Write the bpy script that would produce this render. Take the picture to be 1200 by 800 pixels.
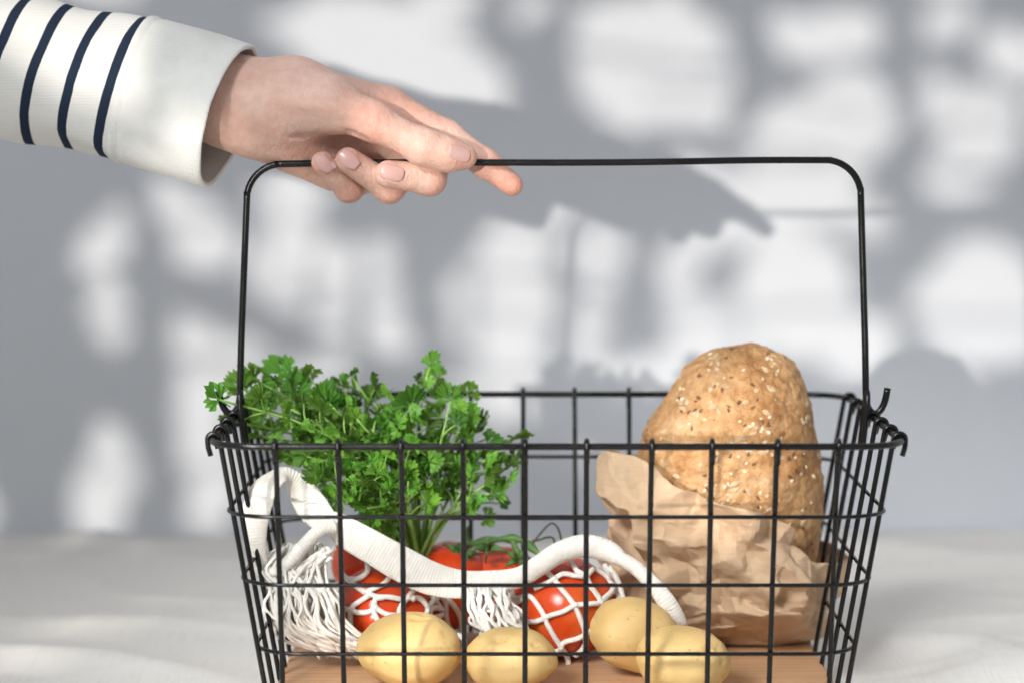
import bpy, bmesh, math, random
import numpy as np
from mathutils import Vector, Matrix, noise
from mathutils.bvhtree import BVHTree

for o in list(bpy.data.objects):
    bpy.data.objects.remove(o)
SC = bpy.context.scene
COL = SC.collection

# ------------------------------------------------------------------ camera
EYE = 0.316            # camera height above the table
PITCH = math.radians(5.0)
FPX = 2833.0           # focal length in photograph pixels (1200 wide) = 85 mm
cam_d = bpy.data.cameras.new("camera")
cam_d.lens = 85.0
cam_d.sensor_width = 36.0
cam_d.clip_start = 0.05
cam_d.clip_end = 100.0
cam_d.dof.use_dof = True
cam_d.dof.focus_distance = 1.285
cam_d.dof.aperture_fstop = 4.2
cam = bpy.data.objects.new("camera", cam_d)
cam.location = (0, 0, EYE)
cam.rotation_euler = (math.pi / 2 - PITCH, 0, 0)
COL.objects.link(cam)
SC.camera = cam

# ------------------------------------------------------------------ world (the room's soft light)
W = bpy.data.worlds.new("World")
SC.world = W
W.use_nodes = True
bgn = W.node_tree.nodes["Background"]
bgn.inputs[0].default_value = (0.90, 0.94, 1.0, 1)
bgn.inputs[1].default_value = 0.50

# ------------------------------------------------------------------ lamps
YW = 1.873                                   # wall distance
SUN = Vector((0.200, 0.555, -0.050)).normalized()   # direction the sunlight travels
AIM = Vector((0.05, 1.5, 0.22))
LAMP = AIM - SUN * 12.0
sd = bpy.data.lights.new("window_sunlight", 'SPOT')
sd.energy = 4650
sd.color = (1.0, 0.945, 0.87)
sd.shadow_soft_size = 0.062
sd.spot_size = math.radians(26)
sd.spot_blend = 0.1
so = bpy.data.objects.new("window_sunlight", sd)
so.location = LAMP
so.rotation_euler = SUN.to_track_quat('-Z', 'Y').to_euler()
COL.objects.link(so)

ad = bpy.data.lights.new("basket_softbox", 'AREA')  # added soft lamp, narrowed onto the basket to brighten its contents
ad.shape = 'RECTANGLE'
ad.size = 0.55
ad.size_y = 0.5
ad.energy = 1.45
ad.spread = math.radians(27)
ad.color = (0.95, 0.98, 1.0)
ao = bpy.data.objects.new("basket_softbox", ad)
ao.location = (-0.56, 0.16, 0.82)
ao.rotation_euler = (Vector((0.07, 1.30, -0.03)) - Vector(ao.location)).to_track_quat('-Z', 'Y').to_euler()
COL.objects.link(ao)

SC.view_settings.view_transform = 'Standard'
SC.view_settings.look = 'None'
SC.view_settings.exposure = 0.0
SC.view_settings.gamma = 1.0
SC.view_settings.use_curve_mapping = False
SC.cycles.max_bounces = 8
SC.cycles.use_denoising = True

# ------------------------------------------------------------------ helpers
R = random.Random(7)
CP, SP = math.cos(PITCH), math.sin(PITCH)


def at(px, py, Y):
    """point of the place at distance Y from the camera plane that is seen at photo pixel px, py"""
    a = (px - 600.0) / FPX
    b = -(py - 400.0) / FPX
    dy = CP + b * SP
    dz = -SP + b * CP
    return Vector((a / dy * Y, Y, EYE + dz / dy * Y))


def ray(px, py):
    return (at(px, py, 1.0) - Vector((0, 0, EYE))).normalized()


def ppm(Y):
    return FPX / Y


def tag(o, label=None, cat=None, group=None, kind=None):
    if label: o["label"] = label
    if cat: o["category"] = cat
    if group: o["group"] = group
    if kind: o["kind"] = kind
    return o


def thing(name, loc, label, cat, group=None):
    o = bpy.data.objects.new(name, None)
    o.empty_display_size = 0.02
    o.location = loc
    COL.objects.link(o)
    return tag(o, label, cat, group)


def link(name, me, parent=None, mat=None):
    o = bpy.data.objects.new(name, me)
    COL.objects.link(o)
    if mat is not None and not me.materials:
        me.materials.append(mat)
    if parent is not None:
        o.parent = parent
        if parent.type == 'EMPTY':
            o.matrix_parent_inverse = Matrix.Translation(-Vector(parent.location))
    return o


def mesh(name, v, f, smooth=True, uv=None):
    me = bpy.data.meshes.new(name)
    me.from_pydata([tuple(p) for p in v], [], [tuple(q) for q in f])
    if smooth:
        me.polygons.foreach_set("use_smooth", [True] * len(me.polygons))
    if uv is not None:
        l = me.uv_layers.new(name="UVMap")
        vi = np.empty(len(me.loops), dtype=np.int32)
        me.loops.foreach_get("vertex_index", vi)
        l.data.foreach_set("uv", np.asarray(uv, dtype=np.float32)[vi].ravel())
    me.update()
    return me


def catmull(pts, n=8, closed=False):
    pts = [np.array(p, float) for p in pts]
    out = []
    m = len(pts)
    segs = m if closed else m - 1
    for i in range(segs):
        p1, p2 = pts[i], pts[(i + 1) % m]
        p0 = pts[(i - 1) % m] if (closed or i > 0) else 2 * p1 - p2
        p3 = pts[(i + 2) % m] if (closed or i < m - 2) else 2 * p2 - p1
        for k in range(n):
            t = k / n
            out.append(0.5 * ((2 * p1) + (-p0 + p2) * t + (2 * p0 - 5 * p1 + 4 * p2 - p3) * t * t + (-p0 + 3 * p1 - 3 * p2 + p3) * t ** 3))
    if not closed:
        out.append(pts[-1])
    return out


class MB:
    def __init__(s):
        s.v, s.f, s.uv = [], [], []

    def tube(s, pts, r, seg=8, closed=False, caps=True, ref=None, rb=None):
        """sweep an (elliptic) section along pts; r, rb scalars or lists; ref fixes the direction of the first axis"""
        P = [Vector(p) for p in pts]
        n = len(P)
        ra = r if hasattr(r, '__len__') else [r] * n
        rbb = ra if rb is None else (rb if hasattr(rb, '__len__') else [rb] * n)
        T = []
        for i in range(n):
            a = P[(i - 1) % n] if (closed or i > 0) else P[i]
            b = P[(i + 1) % n] if (closed or i < n - 1) else P[i]
            t = (b - a)
            T.append(t.normalized() if t.length > 1e-9 else Vector((0, 0, 1)))
        N = None
        base = len(s.v)
        L = 0.0
        for i in range(n):
            t = T[i]
            if ref is not None:
                rv = ref[i] if isinstance(ref, list) else ref
                N = (rv - t * rv.dot(t)).normalized()
            elif N is None:
                q = Vector((0, 0, 1)) if abs(t.z) < 0.9 else Vector((0, 1, 0))
                N = (q - t * q.dot(t)).normalized()
            else:
                N = (N - t * N.dot(t)).normalized()
            B = t.cross(N)
            if i: L += (P[i] - P[i - 1]).length
            for k in range(seg):
                a = 2 * math.pi * k / seg
                s.v.append(P[i] + N * (math.cos(a) * ra[i]) + B * (math.sin(a) * rbb[i]))
                s.uv.append((k / seg, L * 100))
        rings = n if closed else n - 1
        for i in range(rings):
            a, b = base + i * seg, base + ((i + 1) % n) * seg
            for k in range(seg):
                k2 = (k + 1) % seg
                s.f.append((a + k, a + k2, b + k2, b + k))
        if caps and not closed:
            s.f.append(tuple(base + k for k in reversed(range(seg))))
            s.f.append(tuple(base + (n - 1) * seg + k for k in range(seg)))

    def add(s, v, f, uv=None):
        b = len(s.v)
        s.v += [Vector(p) for p in v]
        s.f += [tuple(i + b for i in q) for q in f]
        s.uv += uv if uv else [(0, 0)] * len(v)

    def me(s, name, smooth=True):
        return mesh(name, s.v, s.f, smooth, s.uv)

    def obj(s, name, mat, parent=None):
        return link(name, s.me(name), parent, mat)


def nets(F, o, h):
    """surface nets of a sampled distance field"""
    n = F.shape
    cs = tuple(k - 1 for k in n)
    cnt = np.zeros(cs)
    acc = np.zeros(cs + (3,))
    for ax in range(3):
        ot = [i for i in range(3) if i != ax]
        for a in (0, 1):
            for b in (0, 1):
                o0 = [0, 0, 0]; o0[ot[0]] = a; o0[ot[1]] = b
                o1 = list(o0); o1[ax] = 1
                f0 = F[tuple(slice(o0[i], o0[i] + cs[i]) for i in range(3))]
                f1 = F[tuple(slice(o1[i], o1[i] + cs[i]) for i in range(3))]
                m = (f0 < 0) != (f1 < 0)
                t = np.where(m, f0 / np.where(m, f0 - f1, 1), 0)
                acc[..., ax] += t
                acc[..., ot[0]] += m * a
                acc[..., ot[1]] += m * b
                cnt += m
    M = cnt > 0
    idx = -np.ones(cs, dtype=np.int64)
    idx[M] = np.arange(M.sum())
    ijk = np.argwhere(M)
    V = np.asarray(o) + h * (ijk + acc[M] / cnt[M][:, None])
    faces = []
    for ax in range(3):
        u, w = (ax + 1) % 3, (ax + 2) % 3
        s0 = [slice(1, n[i] - 1) for i in range(3)]
        s0[ax] = slice(0, n[ax] - 1)
        s1 = list(s0); s1[ax] = slice(1, n[ax])
        A, B = F[tuple(s0)] < 0, F[tuple(s1)] < 0
        e = np.argwhere(A != B)
        fl = A[A != B]
        off = np.array([s.start for s in s0])
        c = e + off
        def cell(du, dw):
            q = c.copy(); q[:, u] -= du; q[:, w] -= dw
            return idx[q[:, 0], q[:, 1], q[:, 2]]
        q = np.stack([cell(1, 1), cell(0, 1), cell(0, 0), cell(1, 0)], 1)
        q[~fl] = q[~fl][:, ::-1]
        faces.append(q)
    return V, np.concatenate(faces)


def rcone(P, a, b, ra, rb):
    """distance to a tapered capsule"""
    a, b = np.array(a), np.array(b)
    d = b - a
    t = np.clip(((P - a) @ d) / (d @ d), 0, 1)
    return np.linalg.norm(P - (a + t[..., None] * d), axis=-1) - (ra + (rb - ra) * t)


def smin(a, b, k):
    h = np.maximum(k - np.abs(a - b), 0) / k
    return np.minimum(a, b) - h * h * k * 0.25


# ------------------------------------------------------------------ materials
def new_mat(name, base, rough=0.5, spec=0.5, metal=0.0):
    m = bpy.data.materials.new(name)
    m.use_nodes = True
    b = m.node_tree.nodes["Principled BSDF"]
    b.inputs["Base Color"].default_value = (*base, 1)
    b.inputs["Roughness"].default_value = rough
    b.inputs["Metallic"].default_value = metal
    b.inputs["Specular IOR Level"].default_value = spec
    return m, m.node_tree, b


def nd(t, kind, **kw):
    n = t.nodes.new(kind)
    for k, v in kw.items():
        if k in n.inputs.keys() if hasattr(n.inputs, 'keys') else False:
            n.inputs[k].default_value = v
        else:
            setattr(n, k, v)
    return n


def coords(t, kind="Object", scale=(1, 1, 1)):
    c = t.nodes.new("ShaderNodeTexCoord")
    mp = t.nodes.new("ShaderNodeMapping")
    mp.inputs["Scale"].default_value = scale
    t.links.new(c.outputs[kind], mp.inputs["Vector"])
    return mp.outputs["Vector"]


def noise_tex(t, vec, scale, detail=4, rough=0.55):
    n = t.nodes.new("ShaderNodeTexNoise")
    n.inputs["Scale"].default_value = scale
    n.inputs["Detail"].default_value = detail
    n.inputs["Roughness"].default_value = rough
    t.links.new(vec, n.inputs["Vector"])
    return n.outputs["Fac"]


def ramp(t, fac, stops):
    n = t.nodes.new("ShaderNodeValToRGB")
    e = n.color_ramp.elements
    while len(e) < len(stops):
        e.new(0.5)
    for i, (p, c) in enumerate(stops):
        e[i].position = p
        e[i].color = (*c, 1)
    t.links.new(fac, n.inputs["Fac"])
    return n.outputs["Color"]


def mix(t, fac, a, b, mode='MIX'):
    n = t.nodes.new("ShaderNodeMix")
    n.data_type = 'RGBA'
    n.blend_type = mode
    for k, s in ((0, fac), (6, a), (7, b)):
        if hasattr(s, 'node'):
            t.links.new(s, n.inputs[k])
        else:
            n.inputs[k].default_value = s if k == 0 else (*s, 1)
    return n.outputs[2]


def bump(t, b, height, strength=0.3, dist=0.001, prev=None):
    n = t.nodes.new("ShaderNodeBump")
    n.inputs["Strength"].default_value = strength
    n.inputs["Distance"].default_value = dist
    t.links.new(height, n.inputs["Height"])
    if prev is not None:
        t.links.new(prev, n.inputs["Normal"])
    t.links.new(n.outputs["Normal"], b.inputs["Normal"])
    return n.outputs["Normal"]


def mat_simple(name, c1, c2, scale=20, rough=0.6, spec=0.3, bscale=None, bstr=0.2, bdist=0.001, stretch=(1, 1, 1)):
    m, t, b = new_mat(name, c1, rough, spec)
    v = coords(t, "Object", stretch)
    t.links.new(ramp(t, noise_tex(t, v, scale), [(0.35, c1), (0.65, c2)]), b.inputs["Base Color"])
    if bscale:
        bump(t, b, noise_tex(t, v, bscale, 5), bstr, bdist)
    return m


M = {}
M['wall'] = mat_simple('wall_paint', (0.70, 0.718, 0.755), (0.72, 0.738, 0.770), 3, 0.85, 0.2, 220, 0.10, 0.0008)

# linen cloth: two fine thread directions and slubs
m, t, b = new_mat('linen', (0.70, 0.665, 0.63), 0.9, 0.15)
v = coords(t)
n1 = noise_tex(t, coords(t, "Object", (30, 900, 1)), 1, 3)
n2 = noise_tex(t, coords(t, "Object", (900, 30, 1)), 1, 3)
mm = t.nodes.new("ShaderNodeMath"); mm.operation = 'ADD'
t.links.new(n1, mm.inputs[0]); t.links.new(n2, mm.inputs[1])
c = ramp(t, mm.outputs[0], [(0.7, (0.70, 0.66, 0.61)), (1.0, (0.80, 0.765, 0.72))])
t.links.new(c, b.inputs["Base Color"])
bump(t, b, mm.outputs[0], 0.5, 0.0006)
M['linen'] = m

m, t, b = new_mat('black_wire', (0.0045, 0.0042, 0.004), 0.28, 0.35)
v = coords(t)
rr = ramp(t, noise_tex(t, v, 90), [(0.3, (0.20, 0.20, 0.20)), (0.7, (0.34, 0.34, 0.34))])
t.links.new(rr, b.inputs["Roughness"])
bump(t, b, noise_tex(t, v, 500, 3), 0.08, 0.0005)
M['wire'] = m

# wood board
m, t, b = new_mat('wood', (0.4, 0.2, 0.1), 0.55, 0.3)
v = coords(t, "Object", (1.0, 12, 12))
g = noise_tex(t, v, 9, 8, 0.65)
c = ramp(t, g, [(0.25, (0.42, 0.225, 0.11)), (0.5, (0.56, 0.325, 0.175)), (0.75, (0.64, 0.40, 0.225))])
w = t.nodes.new("ShaderNodeTexWave")
w.inputs["Scale"].default_value = 5; w.inputs["Distortion"].default_value = 6; w.inputs["Detail"].default_value = 3
w.bands_direction = 'Y'
t.links.new(coords(t, "Object", (2, 9, 9)), w.inputs["Vector"])
c = mix(t, 0.35, c, ramp(t, w.outputs["Fac"], [(0.0, (0.46, 0.25, 0.125)), (1.0, (0.62, 0.38, 0.21))]))
t.links.new(c, b.inputs["Base Color"])
bump(t, b, g, 0.25, 0.0008)
M['wood'] = m

# bread crust
m, t, b = new_mat('crust', (0.5, 0.28, 0.12), 0.62, 0.3)
v = coords(t)
c = ramp(t, noise_tex(t, v, 26, 6, 0.6), [(0.36, (0.28, 0.11, 0.029)), (0.48, (0.44, 0.21, 0.072)), (0.60, (0.57, 0.335, 0.155))])
c = mix(t, 0.45, c, ramp(t, noise_tex(t, v, 190, 5, 0.7), [(0.38, (0.31, 0.13, 0.037)), (0.60, (0.61, 0.375, 0.185))]))
vo = t.nodes.new("ShaderNodeTexVoronoi"); vo.inputs["Scale"].default_value = 260
t.links.new(v, vo.inputs["Vector"])
sp_ = ramp(t, vo.outputs["Distance"], [(0.10, (1, 1, 1)), (0.22, (0, 0, 0))])
sp2 = mix(t, 1.0, sp_, ramp(t, noise_tex(t, v, 55, 2), [(0.55, (0, 0, 0)), (0.62, (1, 1, 1))]), 'MULTIPLY')
c = mix(t, sp2, c, (0.20, 0.09, 0.035))
c = mix(t, ramp(t, noise_tex(t, v, 42, 7, 0.75), [(0.56, (0, 0, 0)), (0.72, (0.55, 0.55, 0.55))]), c, (0.68, 0.53, 0.37))
t.links.new(c, b.inputs["Base Color"])
ve = t.nodes.new("ShaderNodeTexVoronoi"); ve.feature = 'DISTANCE_TO_EDGE'; ve.inputs["Scale"].default_value = 75
wn = t.nodes.new("ShaderNodeTexNoise"); wn.inputs["Scale"].default_value = 60; wn.inputs["Detail"].default_value = 4
t.links.new(v, wn.inputs["Vector"])
t.links.new(mix(t, 0.035, v, wn.outputs["Color"], 'ADD'), ve.inputs["Vector"])
crk = ramp(t, ve.outputs["Distance"], [(0.0, (0, 0, 0)), (0.10, (1, 1, 1))])
p = bump(t, b, crk, 0.25, 0.0012)
p = bump(t, b, noise_tex(t, v, 90, 6, 0.7), 0.9, 0.003, p)
bump(t, b, noise_tex(t, v, 500, 5, 0.65), 0.6, 0.0009, p)
M['crust'] = m
M['seed_pale'] = mat_simple('sunflower_seed', (0.44, 0.30, 0.165), (0.60, 0.45, 0.275), 300, 0.5, 0.4, 600, 0.3, 0.0004)
M['seed_dark'] = mat_simple('flax_seed', (0.13, 0.055, 0.02), (0.22, 0.10, 0.04), 300, 0.35, 0.5)
M['seed_white'] = mat_simple('sesame_seed', (0.60, 0.46, 0.30), (0.72, 0.59, 0.42), 300, 0.5, 0.4)

# kraft paper
m, t, b = new_mat('kraft_paper', (0.5, 0.33, 0.2), 0.72, 0.25)
v = coords(t)
c = ramp(t, noise_tex(t, v, 35, 4), [(0.3, (0.60, 0.41, 0.255)), (0.7, (0.68, 0.485, 0.315))])
c = mix(t, 0.3, c, ramp(t, noise_tex(t, coords(t, "Object", (120, 120, 900)), 1.0, 4), [(0.3, (0.54, 0.36, 0.215)), (0.7, (0.70, 0.50, 0.33))]))
t.links.new(c, b.inputs["Base Color"])
ve = t.nodes.new("ShaderNodeTexVoronoi"); ve.feature = 'F1'; ve.distance = 'MANHATTAN'; ve.inputs["Scale"].default_value = 95
t.links.new(v, ve.inputs["Vector"])
p = bump(t, b, ve.outputs["Distance"], 0.30, 0.0035)
bump(t, b, noise_tex(t, v, 900, 3), 0.25, 0.0005, p)
b.inputs["Transmission Weight"].default_value = 0.0
tl = t.nodes.new("ShaderNodeBsdfTranslucent"); t.links.new(c, tl.inputs["Color"])
ms = t.nodes.new("ShaderNodeMixShader"); ms.inputs[0].default_value = 0.18
t.links.new(b.outputs[0], ms.inputs[1]); t.links.new(tl.outputs[0], ms.inputs[2])
t.links.new(ms.outputs[0], t.nodes["Material Output"].inputs["Surface"])
M['paper'] = m

# potato skin
m, t, b = new_mat('potato_skin', (0.7, 0.48, 0.19), 0.5, 0.35)
v = coords(t)
c = ramp(t, noise_tex(t, v, 30, 5), [(0.3, (0.56, 0.355, 0.125)), (0.7, (0.71, 0.50, 0.215))])
vo = t.nodes.new("ShaderNodeTexVoronoi"); vo.inputs["Scale"].default_value = 190
t.links.new(v, vo.inputs["Vector"])
c = mix(t, mix(t, 1.0, ramp(t, vo.outputs["Distance"], [(0.06, (0.7, 0.7, 0.7)), (0.16, (0, 0, 0))]), ramp(t, noise_tex(t, v, 60, 2), [(0.42, (0, 0, 0)), (0.55, (1, 1, 1))]), 'MULTIPLY'), c, (0.28, 0.145, 0.05))
c = mix(t, ramp(t, noise_tex(t, v, 55, 6, 0.7), [(0.55, (0, 0, 0)), (0.70, (0.75, 0.75, 0.75))]), c, (0.45, 0.25, 0.09))
t.links.new(c, b.inputs["Base Color"])
b.inputs["Subsurface Weight"].default_value = 0.12
b.inputs["Subsurface Radius"].default_value = (0.006, 0.004, 0.0015)
b.inputs["Subsurface Scale"].default_value = 1.0
p = bump(t, b, noise_tex(t, v, 110, 5), 0.2, 0.001)
bump(t, b, noise_tex(t, v, 800, 3), 0.15, 0.0004, p)
M['potato'] = m

# tomato skin
m, t, b = new_mat('tomato_skin', (0.55, 0.04, 0.012), 0.20, 0.32)
v = coords(t)
c = ramp(t, noise_tex(t, v, 22, 4), [(0.3, (0.54, 0.034, 0.008)), (0.55, (0.63, 0.068, 0.012)), (0.75, (0.72, 0.16, 0.024))])
c = mix(t, ramp(t, noise_tex(t, v, 900, 2), [(0.66, (0, 0, 0)), (0.74, (0.5, 0.5, 0.5))]), c, (0.72, 0.30, 0.08))
t.links.new(c, b.inputs["Base Color"])
b.inputs["Subsurface Weight"].default_value = 0.15
b.inputs["Subsurface Radius"].default_value = (0.008, 0.002, 0.001)
bump(t, b, noise_tex(t, v, 60, 2), 0.05, 0.001)
M['tomato'] = m
M['vine'] = mat_simple('tomato_vine', (0.055, 0.125, 0.03), (0.11, 0.20, 0.055), 120, 0.6, 0.3, 700, 0.4, 0.0006)
M['tendril'] = mat_simple('dry_tendril', (0.05, 0.06, 0.03), (0.09, 0.09, 0.045), 120, 0.7, 0.2)


def cotton(name, c1, c2, rib, ribstr, dist):
    m, t, b = new_mat(name, c1, 0.9, 0.1)
    v = coords(t)
    c = ramp(t, noise_tex(t, v, 220, 4), [(0.3, c1), (0.7, c2)])
    t.links.new(c, b.inputs["Base Color"])
    b.inputs["Sheen Weight"].default_value = 0.2
    w = t.nodes.new("ShaderNodeTexWave")
    w.bands_direction = 'DIAGONAL' if rib[0] else 'Y'
    w.inputs["Scale"].default_value = 1.0
    w.inputs["Distortion"].default_value = 0.6
    t.links.new(coords(t, "UV", rib[1]), w.inputs["Vector"])
    p = bump(t, b, w.outputs["Fac"], ribstr, dist)
    bump(t, b, noise_tex(t, v, 1500, 3), 0.4, 0.0004, p)
    return m


M['cord'] = cotton('cotton_cord', (0.76, 0.71, 0.64), (0.85, 0.815, 0.755), (True, (1.0, 1.5, 1)), 0.35, 0.0004)
M['band'] = cotton('ribbed_band', (0.74, 0.69, 0.615), (0.83, 0.79, 0.725), (False, (1.0, 1.8, 1)), 0.38, 0.0005)


def leaf_mat(name, c1, c2, tr):
    m, t, b = new_mat(name, c1, 0.42, 0.4)
    v = coords(t)
    oi = t.nodes.new("ShaderNodeObjectInfo")
    a = ramp(t, noise_tex(t, v, 160, 4), [(0.3, c1), (0.7, c2)])
    k = t.nodes.new("ShaderNodeHueSaturation")
    k.inputs["Saturation"].default_value = 1.0
    mh = t.nodes.new("ShaderNodeMapRange")
    mh.inputs["To Min"].default_value = 0.478; mh.inputs["To Max"].default_value = 0.512
    mw = t.nodes.new("ShaderNodeMath"); mw.operation = 'MULTIPLY_ADD'; mw.inputs[1].default_value = 7.31; mw.inputs[2].default_value = 0.0
    mf = t.nodes.new("ShaderNodeMath"); mf.operation = 'FRACT'
    t.links.new(oi.outputs["Random"], mw.inputs[0]); t.links.new(mw.outputs[0], mf.inputs[0]); t.links.new(mf.outputs[0], mh.inputs["Value"])
    t.links.new(mh.outputs[0], k.inputs["Hue"])
    mr = t.nodes.new("ShaderNodeMapRange")
    mr.inputs["To Min"].default_value = 0.42; mr.inputs["To Max"].default_value = 1.55
    t.links.new(oi.outputs["Random"], mr.inputs["Value"])
    t.links.new(mr.outputs[0], k.inputs["Value"])
    t.links.new(a, k.inputs["Color"])
    t.links.new(k.outputs["Color"], b.inputs["Base Color"])
    tl = t.nodes.new("ShaderNodeBsdfTranslucent")
    hs = t.nodes.new("ShaderNodeHueSaturation")
    hs.inputs["Value"].default_value = 1.5
    hs.inputs["Hue"].default_value = 0.485
    t.links.new(k.outputs["Color"], hs.inputs["Color"])
    t.links.new(hs.outputs["Color"], tl.inputs["Color"])
    ms = t.nodes.new("ShaderNodeMixShader")
    ms.inputs[0].default_value = tr
    t.links.new(b.outputs[0], ms.inputs[1]); t.links.new(tl.outputs[0], ms.inputs[2])
    t.links.new(ms.outputs[0], t.nodes["Material Output"].inputs["Surface"])
    bump(t, b, noise_tex(t, v, 500, 4), 0.4, 0.0008)
    return m


M['parsley'] = leaf_mat('parsley_leaf', (0.055, 0.185, 0.018), (0.13, 0.31, 0.035), 0.35)
M['parsley_stem'] = mat_simple('parsley_stem', (0.16, 0.32, 0.055), (0.27, 0.44, 0.10), 80, 0.45, 0.4)
M['gobo_sheet'] = leaf_mat('gobo_strip', (0.03, 0.10, 0.02), (0.05, 0.14, 0.03), 0.05)  # green cover of the added sheet that dapples the sun

# skin
m, t, b = new_mat('skin', (0.7, 0.45, 0.34), 0.50, 0.35)
v = coords(t)
c = ramp(t, noise_tex(t, v, 45, 5), [(0.3, (0.66, 0.395, 0.31)), (0.7, (0.76, 0.53, 0.445))])
att = t.nodes.new("ShaderNodeAttribute"); att.attribute_name = "flush"
c = mix(t, att.outputs["Fac"], c, (0.58, 0.20, 0.135))
c = mix(t, 0.30, c, ramp(t, noise_tex(t, v, 210, 5), [(0.35, (0.58, 0.285, 0.20)), (0.7, (0.76, 0.54, 0.44))]))
t.links.new(c, b.inputs["Base Color"])
b.inputs["Subsurface Weight"].default_value = 0.15
b.inputs["Subsurface Radius"].default_value = (0.0055, 0.0022, 0.0014)
b.inputs["Subsurface Scale"].default_value = 1.0
p = bump(t, b, noise_tex(t, v, 140, 6, 0.7), 0.42, 0.0018)
p = bump(t, b, noise_tex(t, coords(t, "Object", (420, 420, 120)), 1.0, 4, 0.6), 0.55, 0.0013, p)
vo = t.nodes.new("ShaderNodeTexVoronoi"); vo.inputs["Scale"].default_value = 1100
t.links.new(v, vo.inputs["Vector"])
bump(t, b, vo.outputs["Distance"], 0.35, 0.0005, p)
M['skin'] = m
m, t, b = new_mat('fingernail', (0.72, 0.44, 0.37), 0.28, 0.45)
t.links.new(ramp(t, noise_tex(t, coords(t), 90, 2), [(0.3, (0.55, 0.315, 0.275)), (0.7, (0.62, 0.385, 0.345))]), b.inputs["Base Color"])
b.inputs["Coat Weight"].default_value = 0.15
M['nail'] = m
M['ivory'] = mat_simple('ivory_jersey', (0.715, 0.70, 0.66), (0.765, 0.75, 0.715), 60, 0.9, 0.1, 900, 0.7, 0.0009)

# ------------------------------------------------------------------ wall and tablecloth
def box_v(x0, x1, y0, y1, z0, z1):
    v = [(x, y, z) for x in (x0, x1) for y in (y0, y1) for z in (z0, z1)]
    f = [(0, 1, 3, 2), (4, 6, 7, 5), (0, 4, 5, 1), (2, 3, 7, 6), (0, 2, 6, 4), (1, 5, 7, 3)]
    return v, f


v_, f_ = box_v(-3.2, 3.2, YW, YW + 0.12, -0.8, 2.4)
wall = link("wall", mesh("wall", v_, f_, False), None, M['wall'])
tag(wall, kind="structure")

nx, ny = 300, 220
xs = np.linspace(-1.6, 1.7, nx)
ys = np.linspace(0.35, YW - 0.004, ny)


def cloth_z(x, y):
    # flat where the basket stands, gently rumpled elsewhere
    ex = max(0.0, abs(x - 0.023) - 0.15) / 0.10
    ey = max(0.0, abs(y - 1.32) - 0.10) / 0.10
    fall = min(1.0, math.hypot(ex, ey))
    n = noise.noise(Vector((x * 2.6 + 3, y * 9.0, 0.3)))
    r1 = (1 - abs(noise.noise(Vector((x * 2.0 - y * 3.0, x * 3.0 + y * 5.0, 4.2))))) ** 6
    r2 = (1 - abs(noise.noise(Vector((x * 4 + y * 6.0, -x * 2.0 + y * 9.0, 9.2))))) ** 8
    z = 0.004 * n + 0.010 * r1 + 0.005 * r2
    return z * fall * (1 if y < YW - 0.02 else 0.6) - 0.0105 * (1 - fall) * 0 + 0.0


vz, fz = [], []
for j in range(ny):
    for i in range(nx):
        vz.append((xs[i], ys[j], cloth_z(xs[i], ys[j]) - 0.001))
for j in range(ny - 1):
    for i in range(nx - 1):
        a = j * nx + i
        fz.append((a, a + 1, a + nx + 1, a + nx))
cl = link("tablecloth", mesh("tablecloth", vz, fz), None, M['linen'])
md = cl.modifiers.new("thickness", 'SOLIDIFY'); md.thickness = 0.002; md.offset = -1
tag(cl, "off-white linen tablecloth spread under the wire basket, lightly rumpled", "tablecloth")

# ------------------------------------------------------------------ wire basket
RIM = EYE - 0.1576
X0, Y0 = 0.0228, 1.320
HX, HY = 0.1755, 0.120
TAP = 0.172                       # inward run per metre of depth
RV, RR, RRIM = 0.00138, 0.00105, 0.00172
ZB = 0.0035
basket = thing("wire_basket", (X0, Y0, 0), "black wire basket with a tall swing handle holding groceries", "basket")


def rrect(hx, hy, rad, z, n=8):
    out = []
    for (sx, sy, a0) in ((1, -1, -90), (1, 1, 0), (-1, 1, 90), (-1, -1, 180)):
        for k in range(n + 1):
            a = math.radians(a0 + 90 * k / n)
            out.append((X0 + sx * (hx - rad) + math.cos(a) * rad, Y0 + sy * (hy - rad) + math.sin(a) * rad, z))
    return out


def dense(pts, n=6):
    out = []
    m = len(pts)
    for i in range(m):
        a, b_ = Vector(pts[i]), Vector(pts[(i + 1) % m])
        k = max(1, int((b_ - a).length / 0.02))
        out += [a.lerp(b_, q / k) for q in range(k)]
    return out


mb = MB(); mb.tube(rrect(HX, HY, 0.026, RIM), RRIM, 12, closed=True)
mb.obj("rim", M['wire'], basket)
for dz in (0.0367, 0.0727, 0.1095):
    ins = (RRIM + RV) + dz * TAP - (RV + RR)
    mb = MB(); mb.tube(rrect(HX - ins, HY - ins, 0.026, RIM - dz), RR, 10, closed=True)
    mb.obj("ring_wire", M['wire'], basket)


def u_path(h, zb):
    """half-section of a wire: stub outside the rim, curl over it, down the wall, across the floor"""
    half = []
    e = RRIM + RV
    half.append((h + e - 0.0016, RIM - 0.0085))
    half.append((h + e - 0.0003, RIM - 0.004))
    for k in range(0, 9):
        a = math.pi * k / 8
        half.append((h + math.cos(a) * e, RIM + math.sin(a) * e))
    zs = RIM - 0.012
    half.append((h - e - (RIM - zs) * TAP, zs))
    fr = 0.020
    hb = h - e - (RIM - zb) * TAP
    for k in range(1, 5):
        z = zs + (zb + fr - zs) * k / 4
        half.append((h - e - (RIM - z) * TAP, z))
    cx = h - e - (RIM - zb - fr) * TAP - fr
    for k in range(1, 7):
        a = math.pi / 2 * k / 6
        half.append((cx + fr * math.cos(a), zb + fr - fr * math.sin(a)))
    return half


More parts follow.
